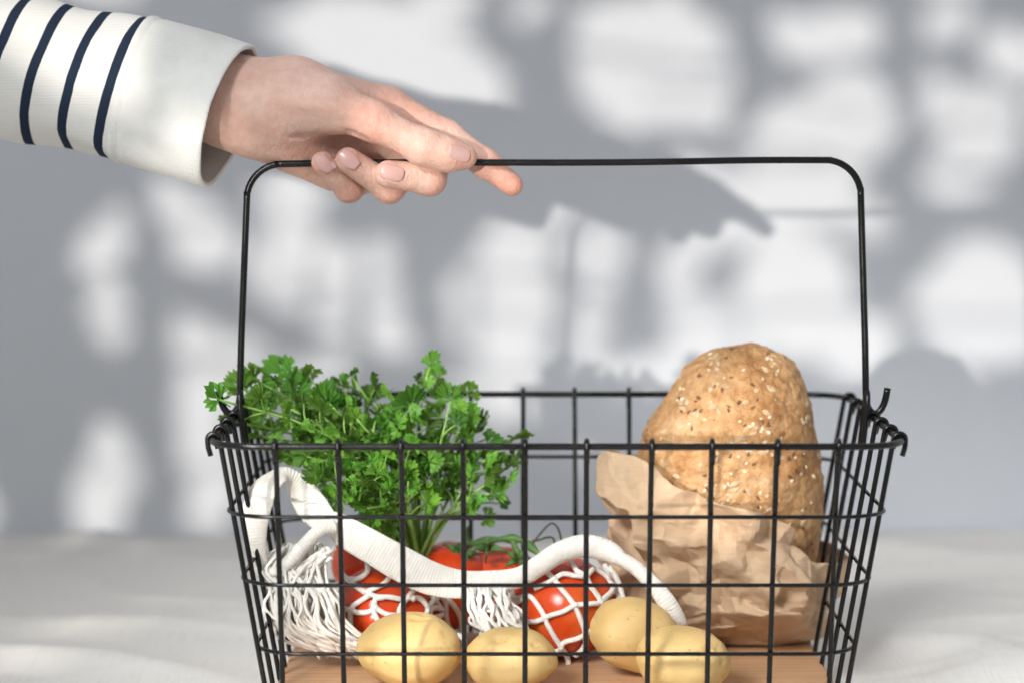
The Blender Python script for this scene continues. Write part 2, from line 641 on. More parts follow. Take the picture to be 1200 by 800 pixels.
def u_wire(h, axis, zb):
    hp = u_path(h, zb)
    full = hp + [(-a, z) for a, z in reversed(hp)]
    pts = []
    for a, z in full:
        pts.append((0, Y0 - a, z) if axis == 'x' else (X0 + a, 0, z))
    mb = MB(); mb.tube(pts, RV, 8)
    return mb.me("upright_wire")


uw = u_wire(HY, 'x', ZB - 0.0016)
for k in range(10):
    o = link("upright_wire", uw, basket, M['wire'])
    o.location.x = X0 + (k - 4.5) * 0.03125 + R.uniform(-.0005, .0005)
    o.rotation_euler.y = math.radians(R.uniform(-.25, .25))
sw = u_wire(HX, 'y', ZB + 0.0018)
for k in range(7):
    o = link("upright_wire", sw, basket, M['wire'])
    o.location.y = Y0 + (k - 3) * 0.0308 + R.uniform(-.0005, .0005)

# swing handle with hooked ends in two eyelets on the short sides
ZT = at(600, 190, Y0).z
hp = []
xl, xr = -0.1478, 0.1920
xb_l, xb_r = at(281, 470, Y0).x, at(1015, 470, Y0).x
zt_l, zt_r = at(340, 192.5, Y0).z, at(960, 188.0, Y0).z
xtl, xtr = at(289, 230, Y0).x, at(1009, 230, Y0).x


def arc(cx, cz, r, a0, a1, n=8):
    return [(cx + r * math.cos(math.radians(a0 + (a1 - a0) * k / n)), cz + r * math.sin(math.radians(a0 + (a1 - a0) * k / n))) for k in range(n + 1)]


path = []
rad = 0.0195
hk = 0.0058
path += [(xb_l - 0.0118, RIM + 0.0150), (xb_l - 0.0104, RIM + 0.0092), (xb_l - 0.0080, RIM + 0.0042), (xb_l - 0.0046, RIM + 0.0024), (xb_l - 0.0014, RIM + 0.0054), (xb_l - 0.0001, RIM + 0.0115)]
path += [(xb_l + 0.0003, RIM + 0.02), (xb_l + (xtl - xb_l) * 0.2, RIM + 0.04), (xb_l + (xtl - xb_l) * 0.5, RIM + 0.07)]
path += [(x, z) for x, z in arc(xtl + rad, zt_l - rad, rad, 180, 90, 10)]
for k in range(1, 8):
    path.append((xtl + rad + (xtr - rad - xtl - rad) * k / 8, zt_l + (zt_r - zt_l) * k / 8 + 0.0004 * math.sin(k)))
path += [(x, z) for x, z in arc(xtr - rad, zt_r - rad, rad, 90, 0, 10)]
path += [(xb_r + (xtr - xb_r) * 0.5, RIM + 0.07), (xb_r + (xtr - xb_r) * 0.2, RIM + 0.04), (xb_r - 0.0003, RIM + 0.02)]
path += [(xb_r + 0.0001, RIM + 0.0115), (xb_r + 0.0014, RIM + 0.0054), (xb_r + 0.0046, RIM + 0.0024), (xb_r + 0.0080, RIM + 0.0042), (xb_r + 0.0104, RIM + 0.0092), (xb_r + 0.0118, RIM + 0.0165)]
mb = MB(); mb.tube(catmull([(x, Y0 + 0.001, z) for x, z in path], 3), 0.0019, 10)
handle = mb.obj("handle", M['wire'], basket)
for s in (-1, 1):
    xe = X0 + s * (HX - 0.001)
    pts = [(xe - s * 0.0050, Y0 - 0.0045, RIM - 0.016), (xe - s * 0.0034, Y0 - 0.0042, RIM), (xe - s * 0.0026, Y0 - 0.0036, RIM + 0.009),
           (xe - s * 0.0024, Y0 - 0.0014, RIM + 0.0142), (xe - s * 0.0024, Y0 + 0.0022, RIM + 0.0142), (xe - s * 0.0026, Y0 + 0.0046, RIM + 0.009),
           (xe - s * 0.0034, Y0 + 0.0052, RIM), (xe - s * 0.0050, Y0 + 0.0055, RIM - 0.016)]
    mb = MB(); mb.tube(catmull(pts, 5), 0.0016, 8)
    mb.obj("eyelet", M['wire'], basket)

# ------------------------------------------------------------------ wooden board in the basket
ZBT = 0.0215
bm = bmesh.new()
v_, f_ = box_v(-0.1495, 0.1495, -0.089, 0.089, 0.0, ZBT - 0.0075)
bv = [bm.verts.new(p) for p in v_]
for q in f_: bm.faces.new([bv[i] for i in q])
bmesh.ops.recalc_face_normals(bm, faces=bm.faces)
bmesh.ops.bevel(bm, geom=list(bm.edges), offset=0.0018, segments=3, affect='EDGES')
me = bpy.data.meshes.new("wooden_board"); bm.to_mesh(me); bm.free()
board = link("wooden_board", me, None, M['wood'])
board.location = (0.0238, 1.3165, 0.0075)
tag(board, "light brown wooden board lying on the floor of the basket", "board")

# ------------------------------------------------------------------ potatoes
def ico(sub):
    bm = bmesh.new()
    bmesh.ops.create_icosphere(bm, subdivisions=sub, radius=1)
    v = [x.co.copy() for x in bm.verts]
    f = [tuple(q.index for q in x.verts) for x in bm.faces]
    bm.free()
    return v, f


IV, IF = ico(5)


def potato(name, px, py, Y, a, b_, c, tilt, yaw, seed, label, bend=0.12):
    base = at(px, py, Y)
    vv = []
    off = Vector((seed * 7.3, seed * 3.1, seed * 1.7))
    for p in IV:
        q = Vector((math.copysign(abs(p.x) ** 0.86, p.x), p.y, p.z))
        d = 1 + 0.09 * noise.noise(p * 1.1 + off) + 0.025 * noise.noise(p * 3.2 + off)
        q = Vector((q.x * a * d, q.y * b_ * d, q.z * c * d))
        q.z -= bend * q.x * q.x / a * 1.0
        q.x *= 1 + 0.10 * (p.z)
        # eyes: shallow dents
        for e in range(5):
            rr_ = random.Random(seed * 31 + e)
            dv = Vector((rr_.uniform(-1, 1), rr_.uniform(-1, 0.3), rr_.uniform(-0.5, 1))).normalized()
            g = max(0.0, 1 - (p - dv).length / 0.16)
            q -= p * (0.0021 * g * g * (3 - 2 * g))
        vv.append(q)
    me = mesh(name, vv, IF)
    o = link(name, me, None, M['potato'])
    o.location = base
    o.rotation_euler = (0, math.radians(tilt), math.radians(yaw))
    bpy.context.view_layer.update()
    low = min((o.matrix_basis @ Vector(q)).z for q in vv)
    o.location.z += ZBT + 0.0002 - low
    tag(o, label, "potato", "potatoes at the front of the basket")
    return o


potato("potato", 480, 768, 1.262, 0.0283, 0.023, 0.0195, 2, 4, 1, "yellow potato at far left, below the net's wide mesh", 0.02)
potato("potato", 597, 782, 1.258, 0.0245, 0.0205, 0.0162, -3, -6, 2, "low small yellow potato second from the left, in front of the gathered net")
potato("potato", 748, 752, 1.290, 0.0265, 0.0205, 0.0195, 22, 12, 3, "yellow potato below the net bag's white handle, partly hidden by another potato")
potato("potato", 801, 776, 1.250, 0.0248, 0.021, 0.0172, 2, -4, 4, "yellow potato at far right, overlapping the one behind it")

# ------------------------------------------------------------------ tomatoes
TOM = []
TV, TF = ico(4)


def tomato(px, py, Y, r, seed, label, rot=(0, 0, 0), z=None):
    c = at(px, py, Y)
    if z is not None: c.z = z
    vv = []
    for p in TV:
        th = math.atan2(p.y, p.x)
        rxy = math.hypot(p.x, p.y)
        k = 1 + 0.018 * math.cos(5 * th + seed) * rxy + 0.02 * noise.noise(p * 1.5 + Vector((seed, 0, 0)))
        dent = 0.10 * math.exp(-(rxy / 0.22) ** 2) if p.z > 0 else 0.03 * math.exp(-(rxy / 0.2) ** 2)
        vv.append(Vector((p.x * r * k, p.y * r * k, p.z * r * 0.94 * k - math.copysign(dent * r, p.z))))
    o = link("tomato", mesh("tomato", vv, TF), None, M['tomato'])
    o.location = c
    o.rotation_euler = rot
    tag(o, label, "tomato", "tomatoes in the net bag")
    TOM.append((c, r))
    return o


tomato(661, 712, 1.338, 0.0300, 1, "ripe red tomato on the right with white net stretched over it", (0.15, 0.1, 0), ZBT + 0.0284)
tomato(452, 704, 1.335, 0.0285, 2, "red tomato behind the left potato, seen through wide net meshes", (0.2, -0.1, 1), ZBT + 0.0262)
tomato(522, 687, 1.372, 0.0270, 3, "orange-red tomato rising above the dip of the white band, left of the vine", (-0.5, 0.5, 2))
tomato(586, 692, 1.380, 0.0270, 4, "dark red tomato directly under the green vine", (-0.45, 0.1, 3))
tomato(436, 659, 1.388, 0.0235, 5, "red tomato peeping out below the parsley, above the white band", (0, 0.2, 4))


def on_tomato(px, py, off, default):
    d = ray(px, py)
    o = Vector((0, 0, EYE))
    best = None
    for c, r in TOM:
        rr_ = r + off
        oc = o - c
        b_ = oc.dot(d)
        disc = b_ * b_ - (oc.dot(oc) - rr_ * rr_)
        if disc > 0:
            s = -b_ - math.sqrt(disc)
            if best is None or s < best: best = s
    if best is None:
        return at(px, py, default)
    return o + d * best


# vine with sepals and dry tendrils
vine = thing("tomato_vine", at(580, 650, 1.37), "green tomato vine stem with sepals lying over the tomatoes", "vine")
mb = MB()
P_ = [(505, 646, 1.378), (530, 643, 1.37), (552, 637, 1.362), (580, 632, 1.360), (605, 631, 1.358), (622, 640, 1.352), (638, 656, 1.345)]
mb.tube(catmull([at(*p) for p in P_], 6), [0.0022 + 0.0007 * math.sin(i * 0.9) for i in range(6 * 6 + 1)], 8)
P_ = [(553, 638, 1.362), (546, 628, 1.366), (549, 617, 1.37)]
mb.tube(catmull([at(*p) for p in P_], 6), [0.0020 - 0.00007 * i for i in range(13)], 7)
P_ = [(600, 632, 1.358), (606, 645, 1.35), (612, 655, 1.352)]
mb.tube(catmull([at(*p) for p in P_], 5), 0.0017, 7)
mb.obj("stem", M['vine'], vine)
for (cx, cy, Yc, nS) in ((608, 655, 1.352, 5), (540, 648, 1.362, 5), (572, 642, 1.356, 4)):
    for k in range(nS):
        a = k * 2 * math.pi / nS + R.uniform(-.3, .3)
        L = R.uniform(16, 27)
        p0 = at(cx, cy, Yc)
        p1 = at(cx + math.cos(a) * L * 0.5, cy + math.sin(a) * L * 0.3 - 2, Yc - 0.004)
        p2 = at(cx + math.cos(a) * L, cy + math.sin(a) * L * 0.55 + R.uniform(-5, 4), Yc + R.uniform(-.006, .004))
        mb = MB(); mb.tube(catmull([p0, p1, p2], 5), [0.0012, 0.0018, 0.0021, 0.0022, 0.0021, 0.0019, 0.0016, 0.0013, 0.0010, 0.0007, 0.0003], 6, ref=Vector((0, 0.3, 1)), rb=[0.0006] * 11)
        mb.obj("sepal", M['vine'], vine)
for P_ in ([(622, 640, 1.352), (632, 626, 1.352), (645, 613, 1.352), (653, 617, 1.352), (657, 628, 1.352), (658, 640, 1.352)],
           [(624, 633, 1.352), (632, 632, 1.35), (641, 629, 1.35), (648, 630, 1.35), (650, 638, 1.35), (648, 642, 1.35)]):
    mb = MB(); mb.tube(catmull([at(*p) for p in P_], 6), 0.0006, 6); mb.obj("tendril", M['tendril'], vine)

# ------------------------------------------------------------------ bread loaf
OUT = [(401.5, 879, 881), (402.5, 868, 893), (404.5, 853, 903), (408.5, 838, 913), (417, 823, 926), (430, 806, 935), (443, 794, 942), (467, 777, 951), (497, 757, 957), (520, 749, 961),
       (550, 745, 963.5), (597, 744, 963.5), (640, 748, 957), (680, 754, 948), (710, 760, 934), (728, 782, 912), (738, 815, 880), (741, 835, 860)]
YB = 1.368
vv, ff = [], []
ys_ = np.array([o[0] for o in OUT]); xl_ = np.array([o[1] for o in OUT]); xr_ = np.array([o[2] for o in OUT])
NL, NA = 210, 260
tt = 0.5 - 0.5 * np.cos(np.linspace(0.03, math.pi - 0.03, NL))
bc = at(848, 580, YB)
for i in range(NL):
    y = 401.5 + tt[i] * (741 - 401.5)
    xa, xb = np.interp(y, ys_, xl_), np.interp(y, ys_, xr_)
    w5 = min(6.0, y - 401.5)      # smooth the traced table
    xa = np.mean([np.interp(y + q, ys_, xl_) for q in (-w5, -w5 / 2, 0, w5 / 2, w5)])
    xb = np.mean([np.interp(y + q, ys_, xr_) for q in (-w5, -w5 / 2, 0, w5 / 2, w5)])
    pl, pr = at(xa, y, YB), at(xb, y, YB)
    cx, hw = (pl.x + pr.x) / 2, (pr.x - pl.x) / 2
    s = math.sin(math.pi * min(1, max(0, tt[i])))
    hd = 0.043 * (max(0.0, 1 - (2 * tt[i] - 1) ** 2)) ** 0.42
    hd = min(hd, hw * 1.25)
    for k in range(NA):
        a = 2 * math.pi * k / NA
        ca, sa = math.cos(a), math.sin(a)
        e = 0.94
        p = Vector((cx + hw * math.copysign(abs(ca) ** e, ca), YB + hd * math.copysign(abs(sa) ** e, sa), pl.z))
        vv.append(p)
n_ = len(vv)
vv.append(sum(vv[:NA], Vector()) / NA); vv.append(sum(vv[n_ - NA:n_], Vector()) / NA)
for i in range(NL - 1):
    for k in range(NA):
        k2 = (k + 1) % NA
        ff.append((i * NA + k, (i + 1) * NA + k, (i + 1) * NA + k2, i * NA + k2))
for k in range(NA):
    ff.append((n_, k, (k + 1) % NA)); ff.append((n_ + 1, n_ - NA + (k + 1) % NA, n_ - NA + k))
me = mesh("crust", vv, ff)
nr = [v.normal.copy() for v in me.vertices]
# scored crease running up the front of the loaf
CR = [at(748, 528, YB - .03), at(775, 527, YB - .04), at(800, 534, YB - .044), at(822, 528, YB - .044), at(836, 515, YB - .044)]
CRP = [Vector(p) for p in catmull(CR, 8)]
for i, v in enumerate(me.vertices):
    p = v.co
    d = 0.0020 * noise.noise(p * 26) + 0.0016 * noise.noise(p * 62) + 0.0011 * noise.noise(p * 150) + 0.0008 * noise.noise(p * 330) + 0.0004 * noise.noise(p * 700)
    d -= 0.0022 * (1 - abs(noise.noise(Vector((p.x * 30, p.y * 30, p.z * 44)) + Vector((3.1, 0, 0))))) ** 14 * (0.5 + noise.noise(p * 18))
    if p.y < YB:
        dist = min((p - q).xz.length for q in CRP)
        d -= 0.0028 * math.exp(-(dist / 0.0022) ** 2)
        d += 0.0018 * math.exp(-((dist - 0.006) / 0.005) ** 2)
    v.co = p + nr[i] * d
me.update()
bread = thing("bread_loaf", (bc.x, YB, ZBT), "golden seeded bread loaf standing upright in the brown paper bag", "bread")
crust = link("crust", me, bread, M['crust'])

# seeds pressed into the crust
SV, SF = ico(2)
bvh = BVHTree.FromPolygons([v.co for v in me.vertices], [tuple(q.vertices) for q in me.polygons])


def seed_mesh(l, w, h, point):
    v = []
    for p in SV:
        k = 1 - point * max(0, p.x) ** 1.5
        v.append((p.x * l, p.y * w * k, p.z * h * k))
    return v


sun_me = mesh("sunflower_seed", seed_mesh(0.0040, 0.0021, 0.0009, 0.75), SF)


def seed_spot():
    # clustered over the upper front of the loaf
    while True:
        px, py = R.uniform(745, 962), R.uniform(404, 660)
        dens = 0.10 + 1.3 * max(0, noise.noise(Vector((px * 0.022, py * 0.022, 2.0))) + 0.08)
        if R.random() > dens: continue
        d = ray(px, py)
        h = bvh.ray_cast(Vector((0, 0, EYE)), d)
        if h[0] is not None and h[1].dot(d) < -0.12:
            return h[0], h[1]


def frame(n, ang):
    q = n.to_track_quat('Z', 'Y').to_matrix()
    return q @ Matrix.Rotation(ang, 3, 'Z')


for k in range(74):
    p, n = seed_spot()
    o = link("sunflower_seed", sun_me, bread, M['seed_pale'])
    s = R.uniform(0.55, 0.9)
    tiltm = Matrix.Rotation(R.uniform(-.25, .25), 3, 'X')
    o.matrix_basis = Matrix.Translation(p - n * 0.0002) @ (frame(n, R.uniform(0, 6.28)) @ tiltm).to_4x4() @ Matrix.Diagonal((s, s, s, 1))
for nm, cnt, l, w, h, pt, mt in (("flax_seeds", 85, 0.0018, 0.0010, 0.0006, 0.7, 'seed_dark'), ("sesame_seeds", 95, 0.0015, 0.0011, 0.0006, 0.6, 'seed_white')):
    mb = MB()
    sm = seed_mesh(l, w, h, pt)
    for k in range(cnt):
        p, n = seed_spot()
        fr = frame(n, R.uniform(0, 6.28))
        s = R.uniform(0.7, 1.1)
        mb.add([p + n * 0.0001 + fr @ (Vector(q) * s) for q in sm], SF)
    o = mb.obj(nm, M[mt], bread)
    o["kind"] = "stuff"

# ------------------------------------------------------------------ paper bag
YP = 1.366
BO = [(500, 738, 966), (530, 732, 968), (560, 722, 971), (600, 711, 972), (640, 706, 973), (665, 710, 975), (690, 722, 973), (715, 742, 964), (735, 765, 962), (748, 792, 955), (755, 820, 930)]
by = np.array([o[0] for o in BO]); bl = np.array([o[1] for o in BO]); br = np.array([o[2] for o in BO])
rc = random.Random(21)
CELLS = []
for lay, (cnt, sc_) in enumerate(((46, 1.0), (170, 0.42), (520, 0.2))):
    L_ = []
    for k in range(cnt):
        cpt = Vector((rc.uniform(0.04, 0.20), rc.uniform(1.28, 1.42), rc.uniform(0.01, 0.15)))
        q = Matrix.Rotation(rc.uniform(0, 6.28), 3, Vector((rc.gauss(0, 1), rc.gauss(0, 1), rc.gauss(0, 1))).normalized())
        L_.append((np.array(cpt), np.array(q)))
    CELLS.append(L_)


def crumple(P):
    tot = np.zeros(len(P))
    for L_, amp in zip(CELLS, (0.58, 0.36, 0.16)):
        best = np.full(len(P), 9.0)
        for cpt, q in L_:
            d = np.abs((P - cpt) @ q.T).sum(1)
            best = np.minimum(best, d)
        tot += amp * (best - best.mean())
    return tot


NA2, NV = 340, 150
TOP = [(0, 664), (40, 640), (90, 575), (140, 535), (180, 528), (205, 530), (225, 540), (245, 562), (262, 582), (280, 600), (292, 611), (303, 626), (315, 645), (328, 660), (345, 662), (360, 664)]
ta = np.array([q[0] for q in TOP]); ty = np.array([q[1] for q in TOP])
pts = []
for j in range(NV):
    for k in range(NA2):
        a = 360.0 * k / NA2
        top = np.interp(a, ta, ty) + 5 * noise.noise(Vector((a * 0.05, 3.3, 0))) + 2.0 * noise.noise(Vector((a * 0.16, 8.3, 0)))
        y = 755 + (top - 755) * (j / (NV - 1))
        xa, xb = np.interp(y, by, bl), np.interp(y, by, br)
        ca, sa = math.cos(math.radians(a)), math.sin(math.radians(a))
        e = 0.72
        k_ = min(1.0, max(0.0, (y - 680) / 75.0)) ** 2
        hd, yc = 0.053 - 0.026 * k_, YP + 0.020 * k_
        fl = 1 + 0.035 * (j / (NV - 1)) ** 6      # the mouth falls slightly open
        Yq = yc + hd * fl * math.copysign(abs(sa) ** e, sa)
        pl, pr = at(xa, y, yc), at(xb, y, yc)
        cx, hw = (pl.x + pr.x) / 2, (pr.x - pl.x) / 2
        pts.append((cx + hw * fl * math.copysign(abs(ca) ** e, ca), Yq, at(600, y, Yq).z))
P = np.array(pts)
cr = crumple(P)
ctr = np.array([at(845, 640, YP).x, YP, 0])
dirv = P - ctr; dirv[:, 2] = 0
dirv /= np.linalg.norm(dirv, axis=1)[:, None]
# hand-placed folds: sharp ridges (positive) and valleys (negative) on the side towards the camera
FOLDS = [([(757, 634), (800, 638), (832, 636), (848, 652)], 0.0075, 0.012), ([(848, 652), (856, 668), (842, 682), (852, 694)], 0.008, 0.011),
         ([(882, 610), (869, 650), (871, 690)], 0.006, 0.010), ([(852, 694), (864, 716), (885, 723), (922, 720), (944, 655)], 0.0065, 0.009),
         ([(940, 650), (952, 668), (962, 660)], 0.007, 0.008), ([(925, 665), (936, 690), (926, 724)], 0.005, 0.008), ([(728, 540), (738, 570), (722, 606)], 0.006, 0.010),
         ([(742, 556), (758, 600), (752, 640)], 0.004, 0.009), ([(895, 690), (930, 740), (962, 735)], 0.006, 0.010), ([(800, 640), (822, 690), (845, 735)], 0.005, 0.010),
         ([(776, 652), (796, 664), (800, 690), (784, 706)], -0.011, 0.011), ([(720, 596), (727, 640), (724, 660)], -0.003, 0.007), ([(842, 700), (850, 722), (842, 738)], -0.008, 0.009),
         ([(880, 640), (900, 665), (915, 700)], -0.007, 0.010), ([(800, 580), (832, 606), (862, 612)], -0.004, 0.009), ([(940, 690), (955, 705), (968, 690)], -0.006, 0.008)]
for (pl_, hgt, wid_) in FOLDS:
    best = np.full(len(P), 9.0)
    q3 = [np.array(at(x_, y_, YP - 0.045)) for x_, y_ in pl_]
    for a3, b3 in zip(q3[:-1], q3[1:]):
        d3 = b3 - a3
        t3 = np.clip(((P - a3) * [1, 0, 1] @ (d3 * [1, 0, 1])) / ((d3 * [1, 0, 1]) @ d3), 0, 1)
        best = np.minimum(best, np.linalg.norm((P - (a3 + t3[:, None] * d3)) * [1, 0, 1], axis=1))
    cr = cr + np.where(P[:, 1] < YP, hgt * np.clip(1 - best / wid_, 0, 1), 0)
P2 = P + dirv * (np.clip(cr, -0.012, 0.014))[:, None]
P2[:, 2] += 0.10 * cr
# stay on the board
P2[:, 2] = np.maximum(P2[:, 2], ZBT + 0.0008)
fb = []
for j in range(NV - 1):
    for k in range(NA2):
        k2 = (k + 1) % NA2
        fb.append((j * NA2 + k, j * NA2 + k2, (j + 1) * NA2 + k2, (j + 1) * NA2 + k))
b0 = len(P2)
P2 = np.vstack([P2, [[ctr[0], YP, ZBT + 0.0015]]])
for k in range(NA2):
    fb.append((b0, (k + 1) % NA2, k))
bag_me = mesh("paper_bag", P2, fb)
bag_me.set_sharp_from_angle(angle=math.radians(16))
bag = link("paper_bag", bag_me, None, M['paper'])
md = bag.modifiers.new("thickness", 'SOLIDIFY'); md.thickness = 0.0004
tag(bag, "crumpled brown kraft paper bag wrapped around the bread", "paper bag")

# ------------------------------------------------------------------ cotton net bag
net = thing("net_bag", at(520, 740, 1.33), "white cotton net shopping bag with ribbed band, draped over the tomatoes", "net bag")
CR_ = 0.00150


def ribbon(name, pts, th, mat):
    """pts: px, py, Y, width in px, twist in degrees"""
    c = catmull([(p[0], p[1], p[2], p[3], p[4]) for p in pts], 8)
    P = [at(q[0], q[1], q[2]) for q in c]
    ra = [q[3] * 0.5 / ppm(q[2]) for q in c]
    n = len(P)
    ref = []
    for i in range(n):
        tdir = (P[min(n - 1, i + 1)] - P[max(0, i - 1)]).normalized()
        view = Vector((0, 1, 0))
        side = tdir.cross(view).normalized()
        ref.append(Matrix.Rotation(math.radians(c[i][4]), 3, tdir) @ side)
    mb = MB(); mb.tube(P, ra, 18, ref=ref, rb=[th] * n if not hasattr(th, '__len__') else list(np.interp(np.linspace(0, 1, n), np.linspace(0, 1, len(th)), th)))
    return mb.obj(name, mat, net)


ribbon("band", [(372, 612, 1.315, 20, 30), (390, 614, 1.306, 32, 10), (412, 627, 1.302, 38, 0), (440, 643, 1.300, 40, 0), (470, 660, 1.300, 42, -5), (505, 677, 1.302, 40, -10), (540, 684, 1.306, 34, -15),
                (575, 682, 1.309, 29, -10), (608, 676, 1.309, 25, 0), (632, 662, 1.311, 25, 0), (655, 647, 1.314, 26, 0), (685, 639, 1.317, 28, 0), (712, 645, 1.316, 26, 0), (728, 654, 1.312, 19, 0)],
       [0.0030, 0.0018, 0.0014, 0.0014, 0.0016, 0.0022, 0.0034, 0.0048, 0.0055, 0.005, 0.0045], M['band'])
ribbon("strap", [(722, 651, 1.313, 17, 0), (740, 661, 1.306, 17, 0), (756, 675, 1.300, 18, 0), (770, 690, 1.294, 20, 5), (783, 708, 1.292, 23, 10), (793, 728, 1.296, 24, 15), (797, 742, 1.305, 20, 15)], 0.0036, M['band'])
ribbon("strap", [(318, 676, 1.300, 20, 10), (303, 655, 1.292, 22, 15), (299, 625, 1.288, 29, 20), (301, 595, 1.290, 34, 5), (312, 569, 1.298, 32, -30), (333, 556, 1.310, 24, -55), (352, 573, 1.316, 34, -25), (367, 595, 1.314, 38, -10), (384, 614, 1.309, 32, 10)], 0.0013, M['band'])
ribbon("band", [(392, 616, 1.300, 16, 30), (375, 620, 1.295, 15, 10), (358, 636, 1.291, 15, 0), (342, 655, 1.288, 14, 0), (325, 668, 1.290, 12, 0), (310, 672, 1.296, 10, 0)], 0.0030, M['band'])


def cord(mb, pl, default=1.31, r=CR_, off=None):
    c = catmull([(p[0], p[1]) for p in pl], 6)
    P = [on_tomato(q[0], q[1], CR_ * 1.05 if off is None else off, default) for q in c]
    # relax depth so cords do not jump where they leave a tomato
    A = np.array([tuple(p) for p in P])
    Yv = A[:, 1].copy()
    for _ in range(14):
        Yn = Yv.copy(); Yn[1:-1] = (Yv[:-2] + 2 * Yv[1:-1] + Yv[2:]) / 4
        Yv = np.minimum(Yn, A[:, 1] + 0.0006)
    P = [at(q[0], q[1], yv) for q, yv in zip(c, Yv)]
    mb.tube(P, r, 8)
    return P


mb = MB()
C5 = lambda L: [(580 + x / 5, 630 + y / 5) for x, y in L]
C3 = lambda L: [(380 + x / 6.156, 630 + y / 6.156) for x, y in L]
right = [[(290, 185), (345, 240), (400, 310), (460, 385), (500, 470), (530, 560), (520, 640), (470, 690)],
         [(445, 130), (480, 190), (530, 220), (560, 280), (620, 370), (630, 470), (600, 560)],
         [(590, 175), (660, 230), (690, 300), (620, 370)],
         [(230, 295), (300, 265), (345, 240), (400, 210), (470, 220), (530, 220), (575, 180)],
         [(45, 395), (130, 375), (200, 340), (255, 400), (290, 460), (310, 510), (350, 580), (385, 640), (350, 665), (280, 625), (200, 560), (130, 490), (60, 460), (95, 430), (130, 470), (220, 490), (290, 470), (320, 455), (400, 430), (470, 395), (560, 385), (620, 375), (690, 310)],
         [(385, 640), (410, 610), (480, 590), (530, 565), (590, 525)],
         [(385, 640), (410, 670), (430, 730), (410, 775), (350, 770)],
         [(95, 310), (115, 350), (165, 345), (200, 340)],
         [(670, 160), (720, 250), (750, 340), (770, 400)], [(640, 150), (700, 260), (720, 340), (745, 410)]]
left = [[(130, 260), (220, 340), (290, 380), (360, 365), (440, 320), (490, 250)],
        [(310, 170), (310, 240), (250, 290), (180, 295)],
        [(290, 385), (380, 420), (470, 425), (560, 440), (640, 430), (700, 440), (745, 500), (735, 550), (690, 600)],
        [(330, 410), (250, 460), (200, 500), (230, 535), (330, 530), (360, 490), (370, 440), (430, 430)],
        [(0, 420), (70, 460), (150, 510), (200, 510)],
        [(190, 510), (190, 620), (190, 720), (130, 745), (50, 700), (0, 640)],
        [(190, 730), (280, 735), (360, 690), (400, 650), (380, 580), (350, 520)],
        [(370, 500), (440, 545), (530, 560), (600, 580), (670, 605), (760, 640)],
        [(640, 380), (600, 430), (550, 500), (545, 560), (600, 600), (640, 660)],
        [(20, 430), (60, 500), (40, 600), (40, 700), (80, 790)],
        [(780, 420), (830, 490), (850, 550), (780, 570), (760, 530), (800, 500), (860, 520)],
        [(800, 400), (870, 450), (880, 560), (900, 640), (960, 690), (990, 640), (970, 540), (900, 450), (830, 410)],
        [(745, 500), (790, 450), (850, 400), (900, 380)], [(960, 690), (1010, 740), (1010, 830)]]
for L in right: cord(mb, C5(L), 1.318)
for L in left: cord(mb, C3(L), 1.312)
# knots where cords cross
for (x, y) in C5([(345, 240), (530, 220), (295, 462), (470, 392), (622, 372), (388, 640), (530, 562), (128, 480)]) + C3([(290, 385), (200, 510), (370, 500), (190, 728), (965, 690), (640, 435)]):
    p = on_tomato(x, y, CR_ * 1.2, 1.315)
    mb.add([p + Vector(q) * 0.0019 for q in SV], SF)
o = mb.obj("net", M['cord'], net); o["kind"] = "stuff"

# slack net gathered at the left end and in the middle
mb = MB()
g = random.Random(5)
for k in range(135):
    u = g.random()
    dY = g.uniform(-0.010, 0.016)
    g0 = g.uniform(0.25, 0.7)
    x0, y0 = 324 + 56 * g.random(), 634 + 16 * g.random()
    bulge = 315 + 84 * u
    pl = [(x0, y0), (x0 - 26 + 34 * u + g.uniform(-6, 6), 668 + g.uniform(-5, 8)), (bulge + g.uniform(-5, 5), 700 + g.uniform(-6, 6)),
          (bulge + 6 + g.uniform(-6, 6), 728 + g.uniform(-6, 6)), (bulge + 26 + 22 * g.random(), 752 + g.uniform(-6, 4)), (bulge + 62 + g.uniform(-10, 25), 767 + g.uniform(-7, 4))]
    c = catmull(pl, 6)
    n = len(c)
    P = []
    for i, q in enumerate(c):
        s = i / (n - 1)
        Y = 1.306 + dY - 0.016 * math.sin(math.pi * s) + 0.006 * s
        wob = 1.7 * math.sin(i * g0 + k)
        p = at(q[0] + wob, q[1], Y)
        p.z = max(p.z, ZBT + 0.0016)
        P.append(p)
    mb.tube(P, 0.00095 * g.uniform(0.75, 1.15), 7)
for k in range(16):     # strands swept to the left over the rolled edge
    s0 = g.random()
    pl = [(385 + g.uniform(-8, 8), 640 + 14 * s0), (355 + g.uniform(-6, 6), 662 + 12 * s0), (326 + g.uniform(-5, 5), 676 + 16 * s0), (311 + g.uniform(-3, 6), 690 + 24 * s0), (316 + g.uniform(-3, 8), 718 + 16 * s0)]
    mb.tube([at(q[0], q[1], 1.290 + g.uniform(-.004, .012) * 0.3 + 0.003 * i / 24) for i, q in enumerate(catmull(pl, 6))], 0.0012, 7)
